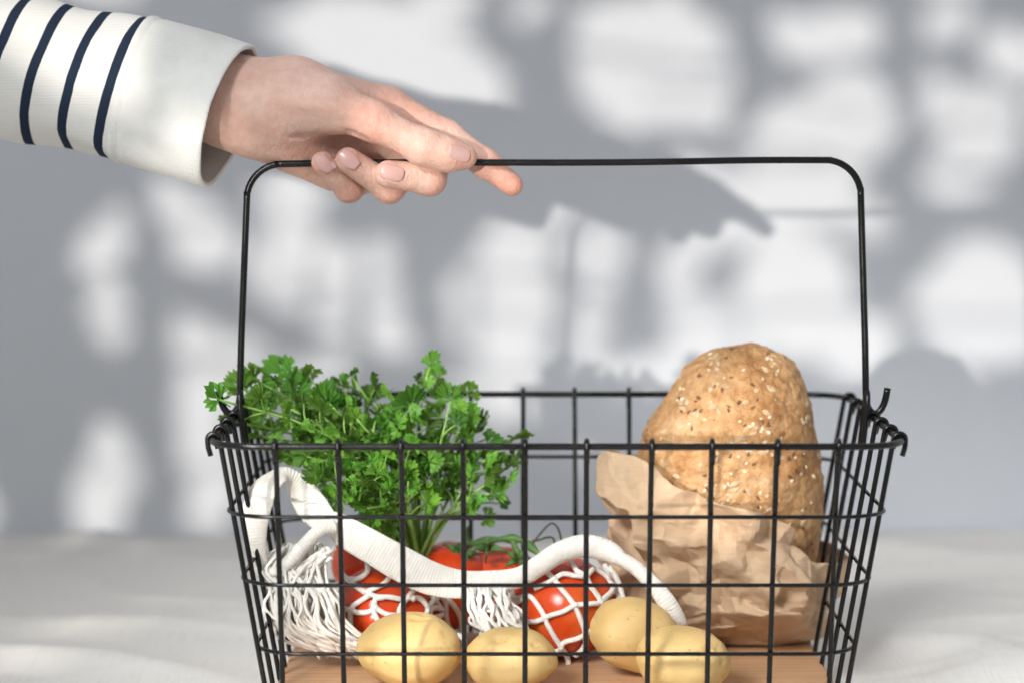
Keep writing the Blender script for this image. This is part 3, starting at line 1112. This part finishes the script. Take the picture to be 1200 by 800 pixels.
for k in range(46):     # middle gather below the band
    u = g.random()
    x0 = 545 + 52 * u
    pl = [(x0, 688 + g.uniform(-3, 3)), (x0 + 4 + g.uniform(-7, 7), 706 + g.uniform(-4, 4)), (x0 + 10 + g.uniform(-9, 12), 726 + g.uniform(-6, 6)), (x0 + 24 + g.uniform(-12, 16), 746 + g.uniform(-5, 6)), (x0 + 40 + g.uniform(-16, 20), 766 + g.uniform(-8, 6))]
    Yb = 1.306 + g.uniform(-0.006, 0.012)
    P = []
    for i, q in enumerate(catmull(pl, 6)):
        p = at(q[0] + 1.5 * math.sin(i * 0.9 + k), q[1], Yb - 0.006 * math.sin(i / 24 * math.pi))
        p.z = max(p.z, ZBT + 0.0016)
        P.append(p)
    mb.tube(P, 0.0011 * g.uniform(0.75, 1.1), 7)
o = mb.obj("gathered_net", M['cord'], net); o["kind"] = "stuff"

# ------------------------------------------------------------------ parsley
pars = thing("parsley_bunch", at(487, 690, 1.36), "bunch of fresh curly green parsley spilling over the basket's left end", "parsley")


def leaf_mesh(seed):
    """one frilly three-lobed leaf, unit length along +Y, base at the origin"""
    r_ = random.Random(seed)
    v = [(0, 0, 0)]; f = []; 
    lobes = [(-62, 0.80), (0, 1.0), (60, 0.82)] if seed % 2 == 0 else [(-78, 0.66), (-36, 0.88), (2, 1.0), (38, 0.9), (76, 0.68)]
    wid = 27 if seed % 2 == 0 else 19
    for (ang, ln) in lobes:
        ang += r_.uniform(-6, 6); ln *= r_.uniform(0.88, 1.08)
        ca, sa = math.cos(math.radians(90 - ang)), math.sin(math.radians(90 - ang))
        NR, NT = 7, 13
        base = len(v)
        ph, cup = r_.uniform(0, 6.28), r_.uniform(-0.15, 0.35)
        for i in range(NR):
            s = 0.16 + 0.84 * i / (NR - 1)
            hw = math.tan(math.radians(wid)) * (s ** 1.25) * (1.0 if i < NR - 1 else 0.92)
            for k in range(NT):
                q = -1 + 2 * k / (NT - 1)
                x = q * hw
                y = s * (1 - 0.24 * q * q * s)
                if i >= NR - 2:
                    y += (0.10 if i == NR - 1 else 0.03) * (1 if k % 4 == 2 else (-0.9 if k % 4 == 0 else 0))
                if i in (3, 4, 5) and k in (0, NT - 1):
                    x *= 1.0 + 0.22 * (1 if i % 2 == 0 else -0.6)
                z = cup * s * s + 0.085 * s * math.sin(3.2 * math.pi * q * 0.9 + ph + 2 * s) * abs(q) ** 0.7 - 0.03 * math.exp(-(q / 0.18) ** 2)
                v.append(((x * sa + y * ca) * ln, (-x * ca + y * sa) * ln, z * ln))
        for i in range(NR - 1):
            for k in range(NT - 1):
                a = base + i * NT + k
                f.append((a, a + 1, a + NT + 1, a + NT))
        f.append((0, base + NT - 1, base))
    # short leaf stalk
    mbx = MB(); mbx.v = [Vector(p) for p in v]; mbx.f = f; mbx.uv = [(0, 0)] * len(v)
    mbx.tube([(0, -0.5, 0.02), (0, -0.2, 0.0), (0, 0.2, 0.0)], 0.028, 5)
    return mbx.me("leaf")


LEAVES = [leaf_mesh(s) for s in range(8)]
for l in LEAVES: l.materials.append(M['parsley'])
pr = random.Random(11)
base_p = at(487, 668, 1.362)
SPR = [(258, 468, 1.315), (272, 492, 1.33), (285, 455, 1.345), (300, 475, 1.36), (305, 510, 1.34), (318, 455, 1.375), (335, 440, 1.37), (340, 490, 1.33), (352, 462, 1.36), (365, 446, 1.385), (372, 505, 1.32),
       (385, 472, 1.345), (395, 525, 1.31), (402, 455, 1.38), (412, 440, 1.36), (418, 490, 1.335), (360, 535, 1.33), (380, 560, 1.32), (330, 530, 1.345), (408, 575, 1.315), (430, 545, 1.305), (440, 470, 1.40), (448, 505, 1.34),
       (455, 575, 1.31), (430, 595, 1.32), (462, 535, 1.32), (478, 560, 1.312), (490, 450, 1.36), (482, 475, 1.345), (503, 430, 1.355), (515, 455, 1.37), (528, 470, 1.345), (548, 462, 1.375), (545, 490, 1.35), (560, 500, 1.37),
       (570, 520, 1.36), (555, 545, 1.355), (600, 515, 1.35), (597, 545, 1.35), (575, 580, 1.36), (300, 445, 1.36), (310, 490, 1.38), (395, 500, 1.375)]
nleaf = 0
for si, (px, py, Y) in enumerate(SPR):
    tip = at(px, py, Y)
    b0_ = base_p + Vector((pr.uniform(-.006, .006), pr.uniform(-.008, .008), pr.uniform(-.004, .004)))
    mid = b0_.lerp(tip, 0.55) + Vector((pr.uniform(-.008, .008), pr.uniform(-.008, .008), 0.014 if px < 470 else 0.004))
    mid.z += 0.12 * abs(tip.x - b0_.x)
    curve = catmull([b0_, b0_.lerp(mid, 0.5) + Vector((0, 0, 0.006)), mid, tip], 6)
    mb = MB()
    mb.tube(curve, [0.0012 - 0.0006 * i / (len(curve) - 1) for i in range(len(curve))], 6)
    d = (tip - mid).normalized()
    side = d.cross(Vector((0, 1, 0))).normalized()
    spots = [(tip, d, 1.0)]
    nb = 5 if si % 2 else 6
    for k in range(nb):
        tpos = 0.52 + 0.40 * (k // 2) / 2.2
        q = Vector(curve[min(len(curve) - 2, int(tpos * (len(curve) - 1)))])
        sg = 1 if k % 2 else -1
        dd = (d * 0.55 + side * sg * pr.uniform(0.5, 1.0) + Vector((0, pr.uniform(-0.9, 0.5), pr.uniform(-0.1, 0.7)))).normalized()
        L = pr.uniform(0.008, 0.017)
        e = q + dd * L
        mb.tube(catmull([q, q + dd * L * 0.5 + d * 0.001, e], 3), [0.0007, 0.0006, 0.0006, 0.0005, 0.0005, 0.0004, 0.0004], 5)
        spots.append((e, dd, pr.uniform(0.75, 1.0)))
    sp = mb.obj("sprig", M['parsley_stem'], pars)
    for (e, dd, sc_) in spots:
        o = link("leaf", LEAVES[pr.randrange(8)], sp)
        yv = (dd + Vector((pr.uniform(-.5, .5), pr.uniform(-.6, .4), pr.uniform(-.3, .5)))).normalized()
        up = Vector((pr.uniform(-.8, .8), -0.8 + pr.uniform(-.6, .8), 0.7 + pr.uniform(-.5, .5)))
        zv = (up - yv * up.dot(yv)).normalized()
        xv = yv.cross(zv)
        s = pr.choice((0.0075, 0.009, 0.011, 0.0125, 0.0145)) * pr.uniform(0.9, 1.1) * sc_
        mt = Matrix((xv, yv, zv)).transposed().to_4x4()
        o.matrix_basis = Matrix.Translation(e) @ mt @ Matrix.Diagonal((s * pr.uniform(0.8, 1.05), s, s * pr.uniform(1.0, 2.4), 1))
        nleaf += 1
# the small inner leaves nobody could pick apart
mb = MB()
lv = [([v.co.copy() for v in l.vertices], [tuple(q.vertices) for q in l.polygons]) for l in LEAVES[:4]]
for k in range(230):
    a_, b_2 = pr.choice(SPR), pr.choice(SPR)
    if abs(a_[0] - b_2[0]) > 95: continue
    u = pr.random()
    e = at(a_[0] * u + b_2[0] * (1 - u) + pr.uniform(-12, 12), a_[1] * u + b_2[1] * (1 - u) + pr.uniform(-6, 16), a_[2] * u + b_2[2] * (1 - u) + pr.uniform(-.006, .010))
    yv = Vector((pr.uniform(-1, 1), pr.uniform(-.9, .3), pr.uniform(-.4, 1))).normalized()
    up = Vector((pr.uniform(-.8, .8), -0.8 + pr.uniform(-.6, .8), 0.7 + pr.uniform(-.5, .5)))
    zv = (up - yv * up.dot(yv)).normalized()
    mt = Matrix((yv.cross(zv), yv, zv)).transposed()
    s = pr.uniform(0.006, 0.010)
    V_, F_ = pr.choice(lv)
    mb.add([e + mt @ (q * s) for q in V_], F_)
o = mb.obj("small_leaves", M['parsley'], pars); o["kind"] = "stuff"

# ------------------------------------------------------------------ hand, sleeve
person = thing("person", at(150, 110, 1.345), "person's arm in a navy-striped white sleeve reaching in, hand gripping the basket handle", "person")
A_ = lambda *q: np.array(at(*q))
HS = []   # (a, b, ra, rb, group)


def seg(p, q, ra, rb, g):
    HS.append((A_(*p), A_(*q), ra, rb, g))


# forearm, wrist and palm (group 0)
seg((120, 82, 1.352), (268, 118, 1.332), 0.0270, 0.0225, 0)
seg((268, 112, 1.332), (345, 112, 1.330), 0.0205, 0.0190, 0)
seg((268, 128, 1.330), (330, 140, 1.328), 0.0190, 0.0190, 0)
seg((345, 112, 1.330), (455, 128, 1.342), 0.0180, 0.0120, 0)
seg((340, 120, 1.334), (425, 146, 1.349), 0.0180, 0.0120, 0)
seg((330, 145, 1.334), (395, 160, 1.347), 0.0165, 0.0115, 0)
seg((300, 150, 1.330), (380, 183, 1.339), 0.0150, 0.0110, 0)
seg((350, 176, 1.337), (392, 204, 1.343), 0.0115, 0.0095, 0)
# thenar mound and thumb (group 1)
seg((310, 118, 1.322), (385, 122, 1.314), 0.0170, 0.0150, 1)
seg((385, 122, 1.314), (436, 142, 1.3085), 0.0145, 0.0098, 1)
seg((436, 142, 1.3085), (497, 173, 1.3065), 0.0096, 0.0089, 1)
seg((497, 173, 1.3065), (524, 181, 1.3082), 0.0091, 0.0084, 1)
seg((524, 181, 1.3082), (545, 184, 1.3100), 0.0082, 0.0066, 1)
# index
seg((455, 124, 1.341), (524, 160, 1.338), 0.0098, 0.0086, 2)
seg((524, 160, 1.338), (569, 192, 1.3325), 0.0086, 0.0077, 2)
seg((569, 192, 1.3325), (600, 217, 1.329), 0.0077, 0.0062, 2)
# middle
seg((452, 140, 1.345), (512, 186, 1.346), 0.0100, 0.0092, 3)
seg((512, 186, 1.346), (503, 210, 1.319), 0.0092, 0.0088, 3)
seg((503, 210, 1.319), (455, 204, 1.3085), 0.0088, 0.0074, 3)
# ring
seg((430, 150, 1.349), (476, 202, 1.349), 0.0098, 0.0088, 4)
seg((476, 202, 1.349), (456, 220, 1.322), 0.0088, 0.0082, 4)
seg((456, 220, 1.322), (408, 188, 1.3085), 0.0082, 0.0070, 4)
# little finger
seg((400, 160, 1.348), (430, 208, 1.347), 0.0090, 0.0080, 5)
seg((430, 208, 1.347), (409, 221, 1.326), 0.0080, 0.0074, 5)
seg((409, 221, 1.326), (378, 191, 1.3105), 0.0074, 0.0062, 5)

lo = np.min([np.minimum(s[0], s[1]) - max(s[2], s[3]) - 0.004 for s in HS], 0)
hi = np.max([np.maximum(s[0], s[1]) + max(s[2], s[3]) + 0.004 for s in HS], 0)
h = 0.00092
dims = np.ceil((hi - lo) / h).astype(int)
gx, gy, gz = [lo[i] + h * np.arange(dims[i]) for i in range(3)]
G = np.stack(np.meshgrid(gx, gy, gz, indexing='ij'), -1).astype(np.float32)
KG = {0: 0.012, 1: 0.007, 2: 0.004, 3: 0.004, 4: 0.004, 5: 0.004}
field = {}
for a, b_, ra, rb_, g_ in HS:
    d = rcone(G, a, b_, ra, rb_)
    field[g_] = d if g_ not in field else smin(field[g_], d, KG[g_])
Fh = field[0]
Fh = smin(Fh, field[1], 0.010)
fing = field[2]
for g_ in (3, 4, 5):
    fing = smin(fing, field[g_], 0.0012)


def near(pt, rad):
    return np.clip(1 - np.linalg.norm(G - pt, axis=-1) / rad, 0, 1)


# fingers melt into the palm at their roots but stay apart at their tips
root = near(A_(430, 145, 1.347), 0.040)
kf = 0.0012 + 0.009 * root
hh = np.maximum(kf - np.abs(Fh - fing), 0) / kf
Fh = np.minimum(Fh, fing) - hh * hh * kf * 0.25
# creases: thumb joint, wrist folds, flexion fold of the thenar
def crease(p, q, depth, w):
    global Fh
    a, b_ = A_(*p), A_(*q)
    d = b_ - a
    t_ = np.clip(((G - a) @ d) / (d @ d), 0, 1)
    dist = np.linalg.norm(G - (a + t_[..., None] * d), axis=-1)
    Fh = Fh + 2.4 * depth * (4 * t_ * (1 - t_)) ** 0.6 * np.exp(-(dist / (0.85 * w)) ** 2)


crease((492, 160, 1.298), (487, 178, 1.2985), 0.0005, 0.0012)
crease((497, 161, 1.298), (493, 181, 1.2985), 0.0006, 0.0012)
crease((503, 163, 1.298), (500, 182, 1.2985), 0.0005, 0.0012)
crease((330, 156, 1.312), (402, 166, 1.314), 0.0012, 0.0022)
crease((333, 156, 1.312), (318, 180, 1.320), 0.0007, 0.0020)
crease((345, 168, 1.318), (330, 186, 1.325), 0.0006, 0.0016)
crease((300, 165, 1.318), (330, 172, 1.318), 0.0005, 0.0018)
crease((478, 120, 1.330), (500, 150, 1.326), 0.0008, 0.0025)
for (p_, q_, dp, w__) in (((405, 150, 1.306), (432, 166, 1.304), 0.0016, 0.0024), ((360, 150, 1.312), (408, 160, 1.308), 0.0009, 0.0018), ((322, 172, 1.318), (352, 186, 1.322), 0.0008, 0.0013), ((312, 180, 1.320), (340, 190, 1.325), 0.0006, 0.0011),
                          ((283, 90, 1.310), (290, 150, 1.312), 0.0005, 0.0016), ((476, 198, 1.309), (480, 222, 1.312), 0.0005, 0.0011), ((481, 198, 1.309), (486, 223, 1.312), 0.0004, 0.0010), ((428, 196, 1.310), (420, 212, 1.312), 0.0005, 0.0011), ((393, 196, 1.312), (386, 206, 1.314), 0.0004, 0.0010),
                          ((550, 172, 1.326), (556, 186, 1.324), 0.0005, 0.0011), ((520, 145, 1.331), (532, 168, 1.329), 0.0005, 0.0012), ((526, 148, 1.331), (537, 170, 1.329), 0.0004, 0.0011), ((585, 206, 1.323), (578, 216, 1.324), 0.0004, 0.0010)):
    crease(p_, q_, dp, w__)
# tendons and bones showing under the skin of the thumb side
crease((300, 80, 1.312), (400, 96, 1.320), 0.0009, 0.004)
crease((330, 118, 1.300), (425, 132, 1.296), -0.0008, 0.005)
V, Fq = nets(Fh, lo, h)
me = mesh("arm", V, Fq)
# smooth the sampled surface
bm = bmesh.new(); bm.from_mesh(me)
for _ in range(2):
    bmesh.ops.smooth_vert(bm, verts=bm.verts, factor=0.5, use_axis_x=True, use_axis_y=True, use_axis_z=True)
bm.to_mesh(me); bm.free()
me.polygons.foreach_set("use_smooth", [True] * len(me.polygons))
# redder blood colour at fingertips and knuckles
at_ = me.attributes.new("flush", 'FLOAT', 'POINT')
co = np.array([tuple(v.co) for v in me.vertices])
fl = np.zeros(len(co))
for (q, rad_, am) in (((600, 217, 1.325), 0.017, 0.95), ((575, 200, 1.325), 0.014, 0.35), ((408, 190, 1.303), 0.010, 0.35), ((378, 192, 1.304), 0.010, 0.4), ((456, 205, 1.302), 0.009, 0.25), ((510, 210, 1.318), 0.012, 0.3), ((462, 225, 1.32), 0.012, 0.45), ((412, 225, 1.322), 0.012, 0.45), ((436, 140, 1.300), 0.016, 0.35), ((545, 186, 1.302), 0.009, 0.3), ((355, 185, 1.325), 0.018, 0.3), ((480, 125, 1.335), 0.02, 0.3)):
    dd_ = np.linalg.norm(co - A_(*q), axis=1) / rad_
    fl = np.maximum(fl, min(0.8, am * 1.35) * np.exp(-dd_ ** 2))
at_.data.foreach_set("value", fl.astype(np.float32))
arm = link("arm", me, person, M['skin'])
hbvh = BVHTree.FromPolygons([v.co for v in me.vertices], [tuple(q.vertices) for q in me.polygons])


def nail(px, py, dx, dy, ln, wd):
    """nail plate laid on the finger where pixel px, py sees it; dx, dy point to its tip in the picture"""
    hit = hbvh.ray_cast(Vector((0, 0, EYE)), ray(px, py))
    if hit[0] is None: return
    p, n = hit[0], hit[1]
    ydir = Vector((dx, 0, -dy)); ydir = (ydir - n * ydir.dot(n)).normalized()
    xdir = ydir.cross(n)
    NU, NV_ = 13, 15
    vv, ff = [], []
    for j in range(NV_):
        t_ = -1 + 2 * j / (NV_ - 1)
        w_ = (1 - abs(t_) ** 3.2 * 0.62) ** 0.8
        for i in range(NU):
            s = -1 + 2 * i / (NU - 1)
            q = p + ydir * (t_ * ln / 2) + xdir * (s * w_ * wd / 2)
            r_ = hbvh.find_nearest(q)
            edge = max(abs(s), abs(t_) ** 2)
            vv.append(r_[0].lerp(q - n * (0.0026 * (s * w_) ** 2 * wd / 0.009), 0.35) + r_[1] * (0.00050 - 0.0005 * edge ** 8))
    for j in range(NV_ - 1):
        for i in range(NU - 1):
            a = j * NU + i
            ff.append((a, a + 1, a + NU + 1, a + NU))
    o = link("fingernail", mesh("fingernail", vv, ff), arm, M['nail'])
    md = o.modifiers.new("thickness", 'SOLIDIFY'); md.thickness = 0.0006; md.offset = -1


nail(539, 180, 16, 4, 0.0140, 0.0100)
nail(459, 202, -16, -4, 0.0150, 0.0108)
nail(408, 186, -12, -10, 0.0150, 0.0104)
nail(380, 192, -10, -12, 0.0130, 0.0090)

# sleeve: jersey tube with printed navy stripes, seam, and a plain cuff
S_AX0, S_AX1 = at(-420, -10, 1.43), at(152, 102, 1.345)
C_AX1 = at(270, 133, 1.3275)


def sleeve_tube(stations, nseg, inner=False, wr=0.0):
    """stations: centre, axis, half-height, half-depth"""
    v = []
    for i, (c, ax, rz, ry) in enumerate(stations):
        up = Vector((0, 0, 1)); up = (up - ax * up.dot(ax)).normalized()
        bk = ax.cross(up)
        for k in range(nseg):
            a = 2 * math.pi * k / nseg
            p = c + up * (math.cos(a) * rz) + bk * (math.sin(a) * ry)
            q = Vector((p.x * 11, p.y * 26 + 5, p.z * 24 + p.x * 7))
            w_ = wr * (noise.noise(q) + 0.5 * noise.noise(q * 2.3))
            v.append(p + (p - c).normalized() * w_)
    f = []
    for i in range(len(stations) - 1):
        for k in range(nseg):
            k2 = (k + 1) % nseg
            f.append((i * nseg + k, i * nseg + k2, (i + 1) * nseg + k2, (i + 1) * nseg + k))
    return v, f


ax_s = (S_AX1 - S_AX0).normalized()
st = []
NS = 90
for i in range(NS):
    t_ = i / (NS - 1)
    c_ = S_AX0.lerp(S_AX1, t_)
    st.append((c_ + ax_s * 0.012 * max(0, t_ - 0.9) / 0.1, ax_s, 0.052 - 0.0135 * t_ + 0.0008 * math.sin(t_ * 40), 0.048 - 0.0135 * t_))
v_, f_ = sleeve_tube(st, 96, wr=0.0042)
m, t, b = new_mat('striped_jersey', (0.8, 0.78, 0.74), 0.9, 0.1)
# stripes run round the sleeve: distance along its axis decides
geo = t.nodes.new("ShaderNodeTexCoord")
vs = t.nodes.new("ShaderNodeVectorMath"); vs.operation = 'SUBTRACT'
vs.inputs[1].default_value = tuple(S_AX1)
dt = t.nodes.new("ShaderNodeVectorMath"); dt.operation = 'DOT_PRODUCT'
stripe_dir = Vector((1.0, -0.13, -0.34)).normalized()
dt.inputs[1].default_value = tuple(stripe_dir)
t.links.new(geo.outputs["Object"], vs.inputs[0])
t.links.new(vs.outputs[0], dt.inputs[0])
m1 = t.nodes.new("ShaderNodeMath"); m1.operation = 'MULTIPLY_ADD'
PER = 0.0222
m1.inputs[1].default_value = 1 / PER; m1.inputs[2].default_value = 200.49 - (at(133, 85, 1.309) - S_AX1).dot(stripe_dir) / PER
wob = t.nodes.new("ShaderNodeMath"); wob.operation = 'MULTIPLY_ADD'
wob.inputs[1].default_value = 0.0016
t.links.new(noise_tex(t, geo.outputs["Object"], 45, 3), wob.inputs[0]); t.links.new(dt.outputs["Value"], wob.inputs[2])
t.links.new(wob.outputs[0], m1.inputs[0])
m2 = t.nodes.new("ShaderNodeMath"); m2.operation = 'FRACT'
t.links.new(m1.outputs[0], m2.inputs[0])
stc = ramp(t, m2.outputs[0], [(0.0, (0.73, 0.715, 0.675)), (0.362, (0.73, 0.715, 0.675)), (0.380, (0.018, 0.028, 0.050)), (0.612, (0.018, 0.028, 0.050)), (0.630, (0.73, 0.715, 0.675))])
t.links.new(stc, b.inputs["Base Color"])
wv = t.nodes.new("ShaderNodeTexWave"); wv.bands_direction = 'Z'; wv.inputs["Scale"].default_value = 190; wv.inputs["Distortion"].default_value = 1.5
t.links.new(coords(t), wv.inputs["Vector"])
p = bump(t, b, wv.outputs["Fac"], 0.25, 0.0005)
bump(t, b, noise_tex(t, coords(t), 1400, 3), 0.4, 0.0006, p)
M['stripe'] = m
slv = link("sleeve", mesh("sleeve", v_, f_), person, M['stripe'])
md = slv.modifiers.new("thickness", 'SOLIDIFY'); md.thickness = 0.0014; md.offset = -1

ax_c = (C_AX1 - S_AX1).normalized()
# the cuff's mouth leans: its plane is turned a little towards the camera
st = []
NC = 40
for i in range(NC):
    t_ = i / (NC - 1)
    c_ = S_AX1.lerp(C_AX1, t_) + ax_s * 0.003 * (1 - t_)
    axx = Vector((1.0, -0.13, -0.28)).lerp(Vector((0.93, -0.20, -0.30)), t_).normalized()
    edge = 0.0008 * min(1.0, (1 - t_) / 0.03, 1) - 0.0010 * math.exp(-((t_ - 0.10) / 0.022) ** 2)
    st.append((c_, axx, 0.0408 - 0.0016 * t_ + edge, 0.0372 - 0.0007 * t_ + edge))
v_, f_ = sleeve_tube(st, 96, wr=0.0030)
cuff = link("cuff", mesh("cuff", v_, f_), person, M['ivory'])
md = cuff.modifiers.new("thickness", 'SOLIDIFY'); md.thickness = 0.0026; md.offset = -1
md = cuff.modifiers.new("soft", 'BEVEL'); md.width = 0.0009; md.segments = 3; md.angle_limit = math.radians(50)

# ------------------------------------------------------------------ added pierced sheet, unseen behind the camera: gaps shaped to dapple the sun
YG = -0.55
open_e = [  # gaps cut in the sheet, as ellipses of the light they let through: x, y, half-axes, tilt
    (120, 282, 27, 38, 0), (122, 362, 30, 40, 0), (120, 565, 33, 74, 0), (222, 262, 36, 66, -28), (228, 420, 34, 66, 0), (275, 440, 50, 46, 20), (240, 545, 34, 84, 0),
    (330, 272, 44, 92, 6), (388, 335, 24, 62, 14), (440, 345, 32, 76, -5), (375, 425, 42, 24, 0), (505, 38, 62, 46, 25), (392, 6, 36, 22, 10), (625, 8, 30, 18, 0), (760, 70, 108, 84, 15),
    (970, 38, 68, 34, 0), (955, 165, 104, 76, -35), (1085, 105, 27, 42, 0), (1140, 170, 52, 76, 15), (1105, 25, 26, 22, 0), (1180, 55, 26, 36, 0), (588, 335, 62, 104, 10), (640, 240, 36, 28, 40), (702, 292, 32, 48, -15),
    (680, 400, 22, 64, 8), (795, 305, 26, 40, 10), (845, 275, 28, 24, 0), (830, 400, 62, 66, 20), (925, 345, 74, 84, 25), (970, 262, 66, 26, 0), (1150, 350, 78, 82, 35), (1010, 410, 44, 46, 0), (590, 450, 70, 40, 0),
    (1260, 90, 60, 90, 0), (1420, 150, 70, 60, 0), (-110, 140, 60, 90, 20), (-140, 500, 60, 70, 0)]
for k in range(120):
    x, y = R.uniform(-700, 2000), R.uniform(-650, 800)
    if -60 < x < 1260 and -30 < y < 700: continue
    open_e.append((x, y, R.uniform(30, 80), R.uniform(30, 90), R.uniform(-40, 40)))
open_p = [  # further openings cut in the sheet to let sun onto the arm and basket
    [(300, 20), (440, -10), (560, 60), (590, 80), (590, 205), (520, 190), (400, 110)],
    [(790, 172), (870, 205), (945, 250), (935, 290), (800, 280), (770, 220)],
    [(1000, 480), (1065, 430), (1100, 420), (1130, 430), (1135, 520), (1100, 580), (1030, 560)],
    [(670, 425), (760, 410), (900, 440), (905, 540), (800, 560), (690, 555)], [(820, 625), (860, 610), (890, 640), (880, 690), (830, 690)]]


def in_poly(x, y, P):
    r = False
    j = len(P) - 1
    for i in range(len(P)):
        if (P[i][1] > y) != (P[j][1] > y) and x < (P[j][0] - P[i][0]) * (y - P[i][1]) / (P[j][1] - P[i][1]) + P[i][0]:
            r = not r
        j = i
    return r


gsx = np.arange(-700, 2000, 6.5); gsy = np.arange(-650, 905, 6.5)
GX, GY = np.meshgrid(gsx, gsy, indexing='ij')
openm = np.zeros(GX.shape, bool)
# gap edges are wavy, not perfect ovals
WX = GX + 8 * np.sin(GY * 0.043 + 1.3 * np.sin(GX * 0.021)) + 4 * np.sin(GY * 0.101 + GX * 0.067 + 2.0)
WY = GY + 7 * np.sin(GX * 0.051 + 1.1 * np.sin(GY * 0.027)) + 4 * np.sin(GX * 0.113 - GY * 0.059)
for (cx, cy, a, b_, an) in open_e:
    c_, s_ = math.cos(math.radians(an)), math.sin(math.radians(an))
    a, b_ = a * 0.93, b_ * 0.93
    u = ((WX - cx) * c_ + (WY - cy) * s_) / a
    w_ = (-(WX - cx) * s_ + (WY - cy) * c_) / b_
    openm |= (np.abs(u) ** 2.4 + np.abs(w_) ** 2.4) < 1
# thin bars left across the gaps to streak the light
for k in range(14):
    ya, sl, ph = -120 + k * 54 + R.uniform(-9, 9), R.uniform(-0.10, 0.10), R.uniform(0, 6)
    openm &= ~(np.abs(GY - (ya + sl * (GX - 600) + 7 * np.sin(GX * 0.012 + ph))) < R.uniform(2.0, 4.5))
for (xa, w_) in ((1062, 9), (662, 5), (300, 4), (413, 5), (868, 5), (560, 4)):
    openm &= ~(np.abs(GX - (xa + 9 * np.sin(GY * 0.011 + xa))) < w_)
openm &= ~((GX > 1135) & (GX < 1330) & (GY > 440) & (GY < 780))
for P_ in open_p:
    for i in range(GX.shape[0]):
        for j in range(GX.shape[1]):
            if not openm[i, j] and in_poly(GX[i, j], GY[i, j], P_): openm[i, j] = True
gobo = thing("dapple_gobo", LAMP.lerp(Vector((0, YW, 0.0)), (YG - LAMP.y) / (YW - LAMP.y)), "added pierced sheet standing in for foliage, out of view, shaped to dapple the sunlight on the wall", "gobo")
NXg, NYg = GX.shape
# the added sheet is split into upright strips at alternating depths
strips = 6
for s in range(strips):
    i0, i1 = s * (NXg - 1) // strips, (s + 1) * (NXg - 1) // strips
    vid, v_, f_ = {}, [], []
    dY = 0.05 * (s % 2)
    for i in range(i0, i1):
        for j in range(NYg - 1):
            if openm[i, j]: continue
            q = []
            for (a, b_) in ((i, j), (i + 1, j), (i + 1, j + 1), (i, j + 1)):
                if (a, b_) not in vid:
                    wp = at(gsx[a], gsy[b_], YW)
                    Yp = YG + dY + 0.03 * math.sin((a - i0) / max(1, i1 - i0) * math.pi)
                    f = (Yp - LAMP.y) / (wp.y - LAMP.y)
                    vid[(a, b_)] = len(v_)
                    v_.append(LAMP.lerp(wp, f))
                q.append(vid[(a, b_)])
            f_.append(tuple(q))
    link("leaf", mesh("gobo_strip", v_, f_), gobo, M['gobo_sheet'])  # each piece is one strip of the added light-blocking sheet
